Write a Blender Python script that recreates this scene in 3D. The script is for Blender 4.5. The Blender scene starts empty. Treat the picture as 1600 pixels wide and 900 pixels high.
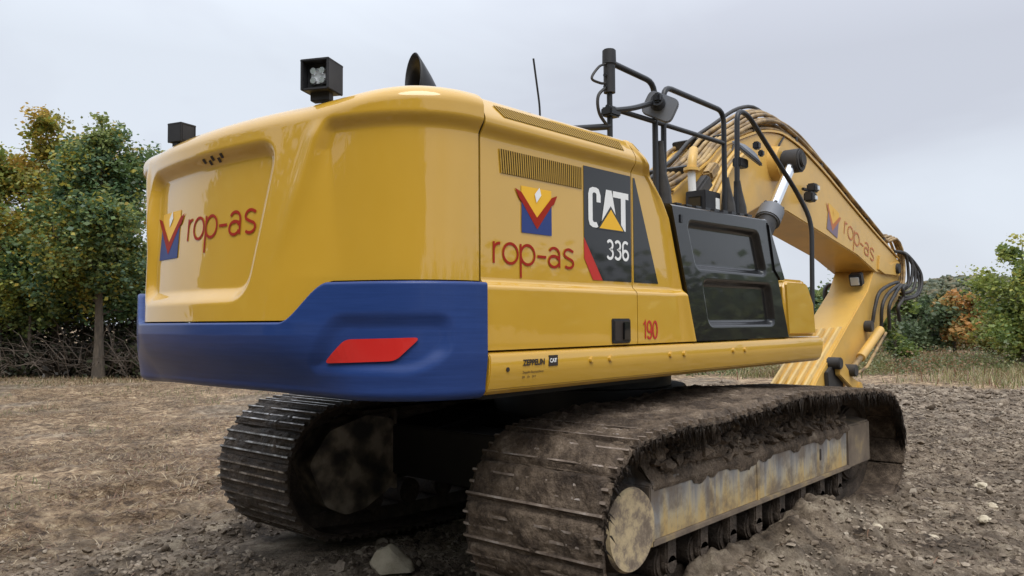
import bpy, bmesh, math, random
import numpy as np
from mathutils import Vector, Matrix
R_ = math.radians
random.seed(7); rng = np.random.default_rng(11)
scene = bpy.context.scene
COL = scene.collection

# ------------------------------------------------------------------ camera
cam_d = bpy.data.cameras.new('camera'); cam = bpy.data.objects.new('camera', cam_d); COL.objects.link(cam)
_yaw, _pit, _rol = .7223, .0418, -.006
f_ = Vector((math.cos(_pit)*math.cos(_yaw), math.cos(_pit)*math.sin(_yaw), math.sin(_pit)))
r0 = Vector((math.sin(_yaw), -math.cos(_yaw), 0)); u0 = r0.cross(f_)
r_ = math.cos(_rol)*r0+math.sin(_rol)*u0; u_ = -math.sin(_rol)*r0+math.cos(_rol)*u0
M = Matrix((r_, u_, -f_)).transposed().to_4x4(); M.translation = Vector((-5.537, -4.025, 1.637))
cam.matrix_world = M
cam_d.sensor_width = 36; cam_d.lens = 36*1262.4/1600; cam_d.clip_start = .05; cam_d.clip_end = 3000
scene.camera = cam
scene.view_settings.view_transform = 'Standard'; scene.view_settings.look = 'None'
scene.view_settings.exposure = 0.5; scene.view_settings.gamma = 1.0

# ------------------------------------------------------------------ sky and sun (overcast)
SUN_EL, SUN_AZ = R_(60), R_(232)          # direction TO the sun: azimuth from +X towards +Y
w = bpy.data.worlds.new('World'); scene.world = w; w.use_nodes = True
nt = w.node_tree; N = nt.nodes; L = nt.links
for n in list(N): N.remove(n)
out = N.new('ShaderNodeOutputWorld'); bg = N.new('ShaderNodeBackground'); bg.inputs[1].default_value = .1
sky = N.new('ShaderNodeTexSky'); sky.sky_type = 'NISHITA'; sky.sun_disc = False
sky.sun_elevation = SUN_EL; sky.sun_rotation = R_(90)-SUN_AZ
sky.air_density = 1.0; sky.dust_density = 2.0
tc = N.new('ShaderNodeTexCoord')
mp = N.new('ShaderNodeMapping'); mp.inputs['Scale'].default_value = (1.0, 1.0, 2.6)
L.new(tc.outputs['Generated'], mp.inputs[0])
nz = N.new('ShaderNodeTexNoise'); nz.inputs['Scale'].default_value = 1.5; nz.inputs['Detail'].default_value = 5; nz.inputs['Roughness'].default_value = .5
nz.inputs['Distortion'].default_value = .4
L.new(mp.outputs[0], nz.inputs['Vector'])
cr = N.new('ShaderNodeValToRGB'); e = cr.color_ramp.elements
e[0].position = .38; e[0].color = (4.45, 4.66, 5.25, 1); e[1].position = .62; e[1].color = (5.55, 5.95, 6.55, 1)
L.new(nz.outputs['Fac'], cr.inputs[0])
# overcast luminance: zenith brighter than horizon, all round alike
sx = N.new('ShaderNodeSeparateXYZ'); L.new(tc.outputs['Generated'], sx.inputs[0])
mr = N.new('ShaderNodeMapRange'); mr.inputs['From Min'].default_value = .3; mr.inputs['From Max'].default_value = 1.0
mr.inputs['To Min'].default_value = 1.0; mr.inputs['To Max'].default_value = 2.5; L.new(sx.outputs['Z'], mr.inputs['Value'])
mu = N.new('ShaderNodeVectorMath'); mu.operation = 'SCALE'; L.new(cr.outputs[0], mu.inputs[0]); L.new(mr.outputs[0], mu.inputs['Scale'])
mx = N.new('ShaderNodeMix'); mx.data_type = 'RGBA'; mx.inputs[0].default_value = .93
L.new(sky.outputs[0], mx.inputs[6]); L.new(mu.outputs[0], mx.inputs[7])
L.new(mx.outputs[2], bg.inputs[0]); L.new(bg.outputs[0], out.inputs[0])
sd = bpy.data.lights.new('sun', 'SUN'); sun = bpy.data.objects.new('sun', sd); COL.objects.link(sun)
sd.energy = 1.5; sd.angle = R_(40); sd.color = (1, .96, .9)
sdir = Vector((math.cos(SUN_EL)*math.cos(SUN_AZ), math.cos(SUN_EL)*math.sin(SUN_AZ), math.sin(SUN_EL)))
sun.rotation_euler = sdir.to_track_quat('Z', 'Y').to_euler(); sun.location = (-10, -10, 20)

# ------------------------------------------------------------------ numpy noise
_perm = rng.permutation(4096)
def _h(ix, iy, iz):
    return (_perm[(_perm[(_perm[ix & 4095]+iy) & 4095]+iz) & 4095] / 2047.5)-1.0
def vnoise(x, y, z=0.0):
    x = np.asarray(x, float); y = np.asarray(y, float); z = np.zeros_like(x)+z
    ix, iy, iz = np.floor(x).astype(int), np.floor(y).astype(int), np.floor(z).astype(int)
    fx, fy, fz = x-ix, y-iy, z-iz
    fx, fy, fz = [t*t*t*(t*(t*6-15)+10) for t in (fx, fy, fz)]
    def l(a, b, t): return a+(b-a)*t
    c = [l(_h(ix, iy+j, iz+k), _h(ix+1, iy+j, iz+k), fx) for k in (0, 1) for j in (0, 1)]
    return l(l(c[0], c[1], fy), l(c[2], c[3], fy), fz)
def fbm(x, y, z=0.0, oct=4, gain=.5, lac=2.03):
    s = 0; a = 1; t = 0
    for i in range(oct):
        s = s+a*vnoise(np.asarray(x)*lac**i+13.7*i, np.asarray(y)*lac**i-7.1*i, np.asarray(z)*lac**i+3.3*i); t += a; a *= gain
    return s/t
def sstep(a, b, x):
    t = np.clip((np.asarray(x, float)-a)/(b-a), 0, 1); return t*t*(3-2*t)

# ------------------------------------------------------------------ materials
def mat(name, base, rough=.5, metal=0, coat=0, coat_rough=.03, spec=.4):
    m = bpy.data.materials.new(name); m.use_nodes = True
    b = m.node_tree.nodes['Principled BSDF']
    b.inputs['Base Color'].default_value = (*base, 1); b.inputs['Roughness'].default_value = rough
    b.inputs['Metallic'].default_value = metal; b.inputs['Coat Weight'].default_value = coat
    b.inputs['Coat Roughness'].default_value = coat_rough; b.inputs['Specular IOR Level'].default_value = spec
    return m
def nodes(m): return m.node_tree.nodes, m.node_tree.links, m.node_tree.nodes['Principled BSDF']
def add_noise(m, cols, scale, detail=6, rough=.6, pos=(.3, .7), vscale=(1, 1, 1), bump=0, bump_scale=None, bump_dist=.02, rr=None, distort=0):
    """colour ramp over an object-space noise (+ relief)"""
    n, l, b = nodes(m)
    t = n.new('ShaderNodeTexCoord'); mpn = n.new('ShaderNodeMapping'); mpn.inputs['Scale'].default_value = vscale
    l.new(t.outputs['Object'], mpn.inputs[0])
    z = n.new('ShaderNodeTexNoise'); z.inputs['Scale'].default_value = scale; z.inputs['Detail'].default_value = detail
    z.inputs['Roughness'].default_value = rough; z.inputs['Distortion'].default_value = distort
    l.new(mpn.outputs[0], z.inputs['Vector'])
    c = n.new('ShaderNodeValToRGB'); el = c.color_ramp.elements
    el[0].position = pos[0]; el[1].position = pos[1]; el[0].color = (*cols[0], 1); el[1].color = (*cols[-1], 1)
    for i, cc in enumerate(cols[1:-1]):
        q = el.new(pos[0]+(pos[1]-pos[0])*(i+1)/(len(cols)-1)); q.color = (*cc, 1)
    l.new(z.outputs['Fac'], c.inputs[0]); l.new(c.outputs[0], b.inputs['Base Color'])
    if rr:
        mrn = n.new('ShaderNodeMapRange'); mrn.inputs['To Min'].default_value = rr[0]; mrn.inputs['To Max'].default_value = rr[1]
        l.new(z.outputs['Fac'], mrn.inputs['Value']); l.new(mrn.outputs[0], b.inputs['Roughness'])
    if bump:
        z2 = n.new('ShaderNodeTexNoise'); z2.inputs['Scale'].default_value = bump_scale or scale*3; z2.inputs['Detail'].default_value = 8
        z2.inputs['Roughness'].default_value = .65; l.new(t.outputs['Object'], z2.inputs['Vector'])
        bp = n.new('ShaderNodeBump'); bp.inputs['Strength'].default_value = bump; bp.inputs['Distance'].default_value = bump_dist
        l.new(z2.outputs['Fac'], bp.inputs['Height']); l.new(bp.outputs[0], b.inputs['Normal'])
    return m
YEL = (.60, .343, .030)
m_yel = add_noise(mat('yellow_paint', YEL, .42, coat=1.0, coat_rough=.03, spec=.25), [(.57, .325, .027), YEL, (.62, .357, .034)], 1.1, 3)
def orange_peel(m, s, st):
    n, l, b = nodes(m); t = n.new('ShaderNodeTexCoord'); z = n.new('ShaderNodeTexNoise'); z.inputs['Scale'].default_value = s
    z.inputs['Detail'].default_value = 2; l.new(t.outputs['Object'], z.inputs['Vector'])
    bp = n.new('ShaderNodeBump'); bp.inputs['Strength'].default_value = st; bp.inputs['Distance'].default_value = .004
    l.new(z.outputs['Fac'], bp.inputs['Height']); l.new(bp.outputs[0], b.inputs['Coat Normal'])
orange_peel(m_yel, 3.5, .06); m_yel.node_tree.nodes['Principled BSDF'].inputs['Coat IOR'].default_value = 1.68
m_boom = add_noise(mat('boom_paint', (.6, .36, .07), .45, coat=.3, coat_rough=.2), [(.52, .33, .10), (.63, .38, .085), (.66, .41, .10)], 2.2, 8, .65)
m_blue = mat('blue_paint', (.03, .06, .24), .42, coat=.28, coat_rough=.12, spec=.25)
add_noise(m_blue, [(.014, .040, .158), (.017, .047, .182), (.022, .056, .208)], 3.0, 6, .7, (.32, .7), (1, 1, 26), bump=.12, bump_scale=60, bump_dist=.003)
m_black = mat('black_gloss_paint', (.006, .0062, .007), .35, coat=.8, coat_rough=.03, spec=.15)
m_decalb = mat('black_film', (.010, .010, .011), .4, coat=.75, coat_rough=.04, spec=.15)
m_rail = mat('black_rail_paint', (.02, .021, .024), .38)
m_plastic = add_noise(mat('black_plastic', (.02, .02, .022), .55), [(.014, .014, .016), (.035, .035, .038)], 6, 4)
m_greypl = mat('grey_plastic', (.15, .16, .18), .5)
m_rubber = add_noise(mat('hose_rubber', (.018, .017, .016), .5), [(.012, .012, .013), (.05, .045, .04)], 9, 5)
m_pipe = add_noise(mat('dirty_pipe', (.3, .2, .09), .5), [(.06, .042, .026), (.26, .17, .075), (.50, .34, .14)], 5, 6, .6, (.3, .68))
m_chrome = mat('chrome_rod', (.82, .83, .85), .18, 1)
m_steel = add_noise(mat('dark_steel', (.035, .034, .035), .6), [(.018, .018, .02), (.055, .05, .045)], 4, 6)
m_under = add_noise(mat('undercarriage_paint', (.012, .012, .014), .55), [(.008, .008, .010), (.022, .02, .018)], 3, 6)
m_shine = add_noise(mat('worn_steel_edge', (.42, .40, .39), .4, .6), [(.06, .05, .042), (.22, .2, .18), (.58, .56, .54)], 14, 6, .6, (.36, .66))
MUDC = [(.024, .016, .011), (.085, .061, .043), (.205, .154, .110), (.44, .36, .27)]
m_mud = add_noise(mat('caked_mud', (.12, .09, .07), .85, spec=.3), MUDC, 5, 12, .78, (.32, .70), bump=1, bump_scale=60, bump_dist=.03, rr=(.5, 1))
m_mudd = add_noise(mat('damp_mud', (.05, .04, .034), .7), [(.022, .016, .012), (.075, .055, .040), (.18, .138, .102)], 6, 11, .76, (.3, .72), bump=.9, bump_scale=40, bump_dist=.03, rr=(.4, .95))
m_red = mat('red_decal', (.50, .025, .016), .5); m_redt = mat('dark_red_lettering', (.33, .022, .009), .55, spec=.15)
m_refl = mat('red_reflector', (.60, .020, .016), .35, coat=.4)
m_white = mat('white_decal', (.82, .82, .8), .4); m_gold = mat('golden_decal', (.85, .47, .02), .4)
m_navy = mat('navy_decal', (.02, .045, .19), .5); m_dk = mat('dark_print', (.03, .022, .018), .5)
m_redf = mat('faded_red_print', (.47, .15, .045), .5); m_navyf = mat('faded_navy_print', (.2, .15, .2), .5); m_goldf = mat('faded_gold_print', (.74, .43, .07), .5)
m_lens = mat('lamp_lens', (.55, .58, .6), .12, coat=1); m_led = mat('lamp_reflector', (.8, .82, .84), .2, .8)
m_glass = mat('tinted_glass', (.02, .025, .03), .05, coat=1)
m_vent = mat('vent_backing', (.035, .021, .006), .8); m_ventb = mat('vent_bar_paint', (.44, .26, .035), .5)
m_stone = add_noise(mat('pale_stone', (.3, .26, .2), .85), [(.34, .28, .195), (.50, .43, .315), (.60, .53, .40)], 6, 8, bump=.6, bump_scale=25)
m_bark = add_noise(mat('bark', (.12, .095, .07), .9), [(.06, .05, .04), (.15, .12, .09)], 5, 6, .6, (.3, .7), (3, 3, .6), bump=.6, bump_scale=20)
m_twig = mat('dead_twig', (.15, .12, .095), .9)
# muddy yellow track frame: vertical streaks of grey film over yellow
m_frame = mat('track_frame_paint', (.4, .28, .1), .6)
def frame_nodes(m):
    n, l, b = nodes(m); t = n.new('ShaderNodeTexCoord')
    a = n.new('ShaderNodeMapping'); a.inputs['Scale'].default_value = (11, 11, .9); l.new(t.outputs['Object'], a.inputs[0])
    z = n.new('ShaderNodeTexNoise'); z.inputs['Scale'].default_value = 1; z.inputs['Detail'].default_value = 7; z.inputs['Roughness'].default_value = .65; l.new(a.outputs[0], z.inputs['Vector'])
    s = n.new('ShaderNodeSeparateXYZ'); l.new(t.outputs['Object'], s.inputs[0])
    q = n.new('ShaderNodeMapRange'); q.inputs['From Min'].default_value = .40; q.inputs['From Max'].default_value = .78; q.inputs['To Min'].default_value = -.20; q.inputs['To Max'].default_value = .24
    l.new(s.outputs['Z'], q.inputs['Value'])
    ad = n.new('ShaderNodeMath'); ad.operation = 'ADD'; l.new(z.outputs['Fac'], ad.inputs[0]); l.new(q.outputs[0], ad.inputs[1])
    c = n.new('ShaderNodeValToRGB'); el = c.color_ramp.elements
    el[0].position = .28; el[0].color = (.48, .33, .135, 1); el[1].position = .78; el[1].color = (.10, .085, .075, 1)
    for p_, cc in ((.40, (.46, .35, .18)), (.48, (.40, .345, .25)), (.58, (.27, .255, .235)), (.68, (.19, .185, .185))):
        k = el.new(p_); k.color = (*cc, 1)
    l.new(ad.outputs[0], c.inputs[0])
    zs = n.new('ShaderNodeTexNoise'); zs.inputs['Scale'].default_value = 4.5; zs.inputs['Detail'].default_value = 9; zs.inputs['Roughness'].default_value = .7; l.new(t.outputs['Object'], zs.inputs['Vector'])
    ks = n.new('ShaderNodeMapRange'); ks.inputs['From Min'].default_value = .44; ks.inputs['From Max'].default_value = .60; ks.inputs['To Max'].default_value = .85; l.new(zs.outputs['Fac'], ks.inputs['Value'])
    xs = n.new('ShaderNodeMix'); xs.data_type = 'RGBA'; xs.inputs[7].default_value = (.155, .12, .09, 1); l.new(ks.outputs[0], xs.inputs[0]); l.new(c.outputs[0], xs.inputs[6]); l.new(xs.outputs[2], b.inputs['Base Color'])
    bp = n.new('ShaderNodeBump'); bp.inputs['Strength'].default_value = .5; bp.inputs['Distance'].default_value = .01; l.new(z.outputs['Fac'], bp.inputs['Height']); l.new(bp.outputs[0], b.inputs['Normal'])
frame_nodes(m_frame)
m_flange = add_noise(mat('muddy_flange_paint', (.3, .24, .15), .7), [(.13, .10, .075), (.20, .155, .11), (.36, .27, .13)], 4, 7, .6, (.36, .68))
m_disc = add_noise(mat('mud_splashed_cover', (.4, .3, .12), .7), [(.56, .44, .26), (.46, .36, .22), (.25, .195, .14), (.17, .13, .095)], 7, 9, .68, (.40, .62), bump=.4, bump_scale=30, bump_dist=.01)
m_discd = add_noise(mat('dirty_motor_guard', (.06, .055, .05), .5), [(.04, .034, .029), (.13, .105, .08), (.34, .28, .21)], 5.5, 4, .5, (.36, .62))
m_wear = add_noise(mat('scuffed_boom_paint', (.5, .36, .12), .6), [(.42, .31, .16), (.62, .44, .18), (.68, .47, .16)], 5, 7, .65)

# ------------------------------------------------------------------ mesh helpers
def mesh_obj(name, me, m=None, parent=None, smooth=35):
    o = bpy.data.objects.new(name, me); COL.objects.link(o)
    if m is not None:
        for mm in (m if isinstance(m, (list, tuple)) else [m]): me.materials.append(mm)
    if parent is not None: o.parent = parent
    if smooth:
        me.shade_smooth()
        if smooth < 180: me.set_sharp_from_angle(angle=R_(smooth))
    return o
class MB:
    def __init__(s): s.bm = bmesh.new()
    def prism(s, poly, a, b, axis='y', bev=0, seg=2):
        """polygon in the two other axes, extruded from a to b"""
        def P(q, t):
            return {'y': (q[0], t, q[1]), 'x': (t, q[0], q[1]), 'z': (q[0], q[1], t)}[axis]
        bm = bmesh.new()
        va = [bm.verts.new(P(q, a)) for q in poly]; vb = [bm.verts.new(P(q, b)) for q in poly]
        n = len(poly); bm.faces.new(va); bm.faces.new(vb[::-1])
        for i in range(n): bm.faces.new((va[i], vb[i], vb[(i+1) % n], va[(i+1) % n]))
        bmesh.ops.recalc_face_normals(bm, faces=bm.faces)
        if bev: bmesh.ops.bevel(bm, geom=bm.edges[:], offset=bev, segments=seg, affect='EDGES', clamp_overlap=True)
        s._merge(bm); return s
    def box(s, lo, hi, bev=0, seg=2):
        return s.prism([(lo[0], lo[2]), (hi[0], lo[2]), (hi[0], hi[2]), (lo[0], hi[2])], lo[1], hi[1], 'y', bev, seg)
    def obox(s, c, size, mtx=None, bev=0):
        bm = bmesh.new(); bmesh.ops.create_cube(bm, size=1)
        bmesh.ops.scale(bm, vec=size, verts=bm.verts)
        if bev: bmesh.ops.bevel(bm, geom=bm.edges[:], offset=bev, segments=2, affect='EDGES', clamp_overlap=True)
        if mtx is not None: bmesh.ops.transform(bm, matrix=mtx.to_4x4(), verts=bm.verts)
        bmesh.ops.translate(bm, vec=c, verts=bm.verts); s._merge(bm); return s
    def cyl(s, p, q, r, r2=None, seg=20, bev=0):
        p, q = Vector(p), Vector(q); d = q-p
        bm = bmesh.new(); bmesh.ops.create_cone(bm, cap_ends=True, segments=seg, radius1=r, radius2=r if r2 is None else r2, depth=d.length)
        if bev:
            ed = [e_ for e_ in bm.edges if len(e_.link_faces) == 2 and any(len(f.verts) > 4 for f in e_.link_faces)]
            bmesh.ops.bevel(bm, geom=ed, offset=bev, segments=2, affect='EDGES', clamp_overlap=True)
        bmesh.ops.transform(bm, matrix=Matrix.Translation((p+q)/2) @ d.to_track_quat('Z', 'Y').to_matrix().to_4x4(), verts=bm.verts)
        s._merge(bm); return s
    def tube(s, pts, r, seg=8, cap=True):
        pts = [Vector(p) for p in pts]; n = len(pts); bm = s.bm
        rr = r if isinstance(r, (list, tuple)) else [r]*n
        t0 = (pts[1]-pts[0]).normalized(); up = Vector((0, 0, 1)) if abs(t0.z) < .9 else Vector((0, 1, 0))
        a = t0.cross(up).normalized(); rings = []
        for i, p in enumerate(pts):
            t = (pts[min(i+1, n-1)]-pts[max(i-1, 0)]).normalized()
            a = (a-t*a.dot(t)); a = a.normalized() if a.length > 1e-6 else t.orthogonal().normalized()
            b = t.cross(a)
            rings.append([bm.verts.new(p+(a*math.cos(k*2*math.pi/seg)+b*math.sin(k*2*math.pi/seg))*rr[i]) for k in range(seg)])
        for i in range(n-1):
            for k in range(seg): bm.faces.new((rings[i][k], rings[i][(k+1) % seg], rings[i+1][(k+1) % seg], rings[i+1][k]))
        if cap:
            bm.faces.new(rings[0][::-1]); bm.faces.new(rings[-1])
        return s
    def poly(s, pts):
        s.bm.faces.new([s.bm.verts.new(p) for p in pts]); return s
    def _merge(s, bm):
        me = bpy.data.meshes.new('tmp'); bm.to_mesh(me); bm.free(); s.bm.from_mesh(me); bpy.data.meshes.remove(me)
    def build(s, name, m, parent=None, smooth=35, recalc=False):
        if recalc: bmesh.ops.recalc_face_normals(s.bm, faces=s.bm.faces)
        me = bpy.data.meshes.new(name); s.bm.to_mesh(me); s.bm.free()
        return mesh_obj(name, me, m, parent, smooth)
def grid_mesh(name, P, m=None, parent=None, smooth=60, flip=False, wrap=False):
    """P: (nu, nv, 3) array -> quads"""
    nu, nv = P.shape[:2]; I = np.arange(nu*nv).reshape(nu, nv)
    if wrap: I = np.concatenate([I, I[:1]], 0)
    q = np.stack([I[:-1, :-1], I[1:, :-1], I[1:, 1:], I[:-1, 1:]], -1).reshape(-1, 4)
    if flip: q = q[:, ::-1]
    return np_mesh(name, P.reshape(-1, 3), q, m, parent, smooth)
def np_mesh(name, V, F, m=None, parent=None, smooth=0, col=None):
    me = bpy.data.meshes.new(name); k = F.shape[1]
    me.vertices.add(len(V)); me.vertices.foreach_set('co', np.ascontiguousarray(V, np.float32).ravel())
    me.loops.add(F.size); me.loops.foreach_set('vertex_index', np.ascontiguousarray(F, np.int32).ravel())
    me.polygons.add(len(F)); me.polygons.foreach_set('loop_start', np.arange(0, F.size, k, dtype=np.int32))
    me.polygons.foreach_set('loop_total', np.full(len(F), k, np.int32))
    me.update(calc_edges=True)
    if col is not None:
        a = me.color_attributes.new('col', 'FLOAT_COLOR', 'POINT'); c = np.ones((len(V), 4), np.float32); c[:, :3] = col
        a.data.foreach_set('color', c.ravel())
    return mesh_obj(name, me, m, parent, smooth)
def tag(o, label=None, cat=None, group=None, kind=None):
    if label: o['label'] = label
    if cat: o['category'] = cat
    if group: o['group'] = group
    if kind: o['kind'] = kind
    return o
def empty(name, loc, rz=0):
    o = bpy.data.objects.new(name, None); COL.objects.link(o); o.location = loc; o.rotation_euler = (0, 0, rz); o.empty_display_size = .3
    return o
def rpath(pts, rad=.08, n=5):
    """polyline with rounded corners"""
    pts = [Vector(p) for p in pts]; o = [pts[0]]
    for i in range(1, len(pts)-1):
        p = pts[i]; a = pts[i-1]-p; b = pts[i+1]-p; d = min(rad, a.length*.48, b.length*.48)
        A = p+a.normalized()*d; B = p+b.normalized()*d
        for k in range(n+1):
            t = k/n; o.append(A*(1-t)**2+p*2*t*(1-t)+B*t*t)
    o.append(pts[-1]); return o
def spline(pts, n=8):
    pts = [Vector(p) for p in pts]; P = [pts[0]*2-pts[1]]+pts+[pts[-1]*2-pts[-2]]; o = []
    for i in range(1, len(P)-2):
        for k in range(n):
            t = k/n
            o.append(.5*((2*P[i])+(P[i+1]-P[i-1])*t+(2*P[i-1]-5*P[i]+4*P[i+1]-P[i+2])*t*t+(-P[i-1]+3*P[i]-3*P[i+1]+P[i+2])*t**3))
    o.append(pts[-1]); return o
def sdf_poly(px, py, poly):
    """signed distance (negative inside)"""
    px, py = np.asarray(px, float), np.asarray(py, float); d = np.full(px.shape, 1e9); ins = np.zeros(px.shape, bool); n = len(poly)
    for i in range(n):
        ax, ay = poly[i]; bx, by = poly[(i+1) % n]; ex, ey = bx-ax, by-ay
        t = np.clip(((px-ax)*ex+(py-ay)*ey)/(ex*ex+ey*ey), 0, 1)
        d = np.minimum(d, np.hypot(px-ax-t*ex, py-ay-t*ey))
        if ay != by:
            ins ^= ((ay > py) != (by > py)) & (px < (bx-ax)*(py-ay)/(by-ay)+ax)
    return np.where(ins, -d, d)

# ================================================================== GROUND
def axis_pts(lo, a, b, hi, fine, gro=1.07):
    mid = np.arange(a, b, fine); up = [b]; st = fine
    while up[-1] < hi: st *= gro; up.append(up[-1]+st)
    dn = [a]; st = fine
    while dn[-1] > lo: st *= gro; dn.append(dn[-1]-st)
    return np.concatenate([dn[:0:-1], mid, up])
def ground_h(X, Y):
    h = fbm(X*.35, Y*.35, 1.0, 3)*.05+fbm(X*1.3, Y*1.3, 5, 4)*.035
    straw = straw_mask(X, Y)
    rough = 1-.42*straw
    c = np.abs(fbm(X*4.2, Y*4.2, 9, 4)); h = h+rough*(c*.085+fbm(X*9, Y*9, 4, 4)*.040+np.abs(fbm(X*19, Y*19, 8, 3))*.030)
    for y0, d in ((3.15, .07), (4.5, .05)):                            # old track ruts on the left
        yy = Y-y0-.25*np.sin(X*.5)-.3*vnoise(X*.6, X*0+y0); h = h-d*np.exp(-(yy/.16)**2)*sstep(-9, -3, X)*(1-sstep(1, 4, X))+.03*np.exp(-((np.abs(yy)-.3)/.12)**2)*(1-sstep(1, 4, X))
    near = (.35*sstep(-3.3, -2.2, Y)+.65*sstep(-2.35, -1.8, Y))*sstep(-1.20, -1.42, Y)*sstep(-2.3, -1.4, X)*(1-.62*sstep(.9, 1.9, X))*(1-sstep(2.3, 3.4, X)); h = h+near*(.215+.22*fbm(X*2.9, Y*2.9, 2, 4))
    flat = sstep(2.9, 2.3, np.abs(X))*np.maximum(sstep(.35, .2, np.abs(Y+1.26)), sstep(.62, .45, np.abs(Y-1.27)))
    h = h*(1-flat)+(-.02)*flat
    far = sstep(10, 40, np.hypot(X, Y)); return h*(1-.5*far)-.02
def straw_mask(X, Y):
    n = fbm(X*.8, Y*.8, 21, 4)*.9
    a = sstep(1.5, 3.9, Y+n*1.5); b = sstep(14.6, 16.6, X+n*1.3)
    patch = sstep(.02, .38, fbm(X*.45, Y*1.0, 33, 5))*.85                # bare earth showing in the straw
    return np.clip(np.maximum(a, b)*(1-patch*(1-b)), 0, 1)
gx = axis_pts(-60, -4.2, 4.6, 900, .034, 1.045); gy = axis_pts(-500, -3.4, 4.6, 900, .034, 1.045)
GX, GY = np.meshgrid(gx, gy, indexing='ij'); GZ = ground_h(GX, GY)
m_ground = mat('ground_earth', (.15, .12, .1), .9, spec=.25)
def ground_nodes(m):
    n, l, b = nodes(m); t = n.new('ShaderNodeTexCoord')
    def noise(s, d, r=.65, sc=(1, 1, 1), dis=0):
        mpn = n.new('ShaderNodeMapping'); mpn.inputs['Scale'].default_value = sc; l.new(t.outputs['Object'], mpn.inputs[0])
        z = n.new('ShaderNodeTexNoise'); z.inputs['Scale'].default_value = s; z.inputs['Detail'].default_value = d; z.inputs['Roughness'].default_value = r
        z.inputs['Distortion'].default_value = dis; l.new(mpn.outputs[0], z.inputs['Vector']); return z
    def ramp(z, cols):
        c = n.new('ShaderNodeValToRGB'); el = c.color_ramp.elements
        el[0].position, el[0].color = cols[0][0], (*cols[0][1], 1); el[1].position, el[1].color = cols[-1][0], (*cols[-1][1], 1)
        for p_, cc in cols[1:-1]: k = el.new(p_); k.color = (*cc, 1)
        l.new(z.outputs['Fac'], c.inputs[0]); return c
    mud = ramp(noise(3.1, 12, .74), [(.34, (.042, .031, .023)), (.43, (.125, .092, .064)), (.53, (.265, .208, .149)), (.66, (.50, .415, .305))])
    st = ramp(noise(5.5, 12, .78, (1, 1, 1), .6), [(.35, (.042, .028, .019)), (.44, (.16, .105, .064)), (.53, (.36, .252, .152)), (.65, (.66, .52, .34))])
    at = n.new('ShaderNodeAttribute'); at.attribute_name = 'col'
    mixn = n.new('ShaderNodeMix'); mixn.data_type = 'RGBA'
    sep = n.new('ShaderNodeSeparateColor'); l.new(at.outputs['Color'], sep.inputs[0])
    l.new(sep.outputs[0], mixn.inputs[0]); l.new(mud.outputs[0], mixn.inputs[6]); l.new(st.outputs[0], mixn.inputs[7])
    pz = noise(1.1, 9, .68, (1, 1, 1), .8); pr = n.new('ShaderNodeMapRange'); pr.inputs['From Min'].default_value = .33; pr.inputs['From Max'].default_value = .67; pr.inputs['To Min'].default_value = .48; pr.inputs['To Max'].default_value = 1.38
    l.new(pz.outputs['Fac'], pr.inputs['Value']); vm = n.new('ShaderNodeVectorMath'); vm.operation = 'SCALE'; l.new(mixn.outputs[2], vm.inputs[0]); l.new(pr.outputs[0], vm.inputs['Scale'])
    l.new(vm.outputs[0], b.inputs['Base Color'])
    z2 = noise(38, 8, .7); z3 = noise(9, 8, .7); ma = n.new('ShaderNodeMath'); ma.operation = 'MULTIPLY_ADD'; ma.inputs[1].default_value = 2.2
    l.new(z3.outputs['Fac'], ma.inputs[0]); l.new(z2.outputs['Fac'], ma.inputs[2])
    bp = n.new('ShaderNodeBump'); bp.inputs['Strength'].default_value = 1.0; bp.inputs['Distance'].default_value = .035; l.new(ma.outputs[0], bp.inputs['Height']); l.new(bp.outputs[0], b.inputs['Normal'])
    rg = n.new('ShaderNodeMapRange'); rg.inputs['To Min'].default_value = .55; rg.inputs['To Max'].default_value = 1.05; l.new(z3.outputs['Fac'], rg.inputs['Value']); l.new(rg.outputs[0], b.inputs['Roughness'])
ground_nodes(m_ground)
sm = straw_mask(GX, GY)
I = np.arange(GX.size).reshape(GX.shape)
gq = np.stack([I[:-1, :-1], I[1:, :-1], I[1:, 1:], I[:-1, 1:]], -1).reshape(-1, 4)
ground = np_mesh('ground', np.stack([GX, GY, GZ], -1).reshape(-1, 3), gq, m_ground, None, 180, np.repeat(sm.reshape(-1, 1), 3, 1))
tag(ground, 'churned grey mud giving way to dry brown straw stubble', kind='structure')

# ================================================================== EXCAVATOR
ex = empty('excavator', (0, 0, 0))
tag(ex, 'yellow crawler excavator with blue counterweight stripe and mud caked tracks', 'excavator')
# ---- counterweight + rear hood as a curved height field
def plan():
    Y = np.linspace(-1, 1, 161); arc = np.stack([-3.4+Y**2/7.6, Y], 1)
    P0 = np.array([-3.268, -1.]); d = np.array([.254, -.967]); P3 = np.array([-2.79, -1.417])
    t = np.linspace(0, 1, 81)[:, None]; A = P0+d*.24; B = P3+np.array([-.27, 0])
    bz = (1-t)**3*P0+3*(1-t)**2*t*A+3*(1-t)*t*t*B+t**3*P3
    right = bz[::-1][:-1]; left = right[::-1]*np.array([1, -1])
    C = np.concatenate([right, arc, left]); return C, np.concatenate([[0], np.cumsum(np.hypot(*np.diff(C, axis=0).T))])
PC, PS = plan(); SL = PS[-1]
_T = np.gradient(PC, PS, axis=0); _Nn = np.stack([-_T[:, 1], _T[:, 0]], 1); _Nn /= np.linalg.norm(_Nn, axis=1)[:, None]
if _Nn[200, 0] > 0: _Nn = -_Nn
def plan_at(s):
    s = np.asarray(s, float)
    return np.stack([np.interp(s, PS, PC[:, 0]), np.interp(s, PS, PC[:, 1])], -1), np.stack([np.interp(s, PS, _Nn[:, 0]), np.interp(s, PS, _Nn[:, 1])], -1)
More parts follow.
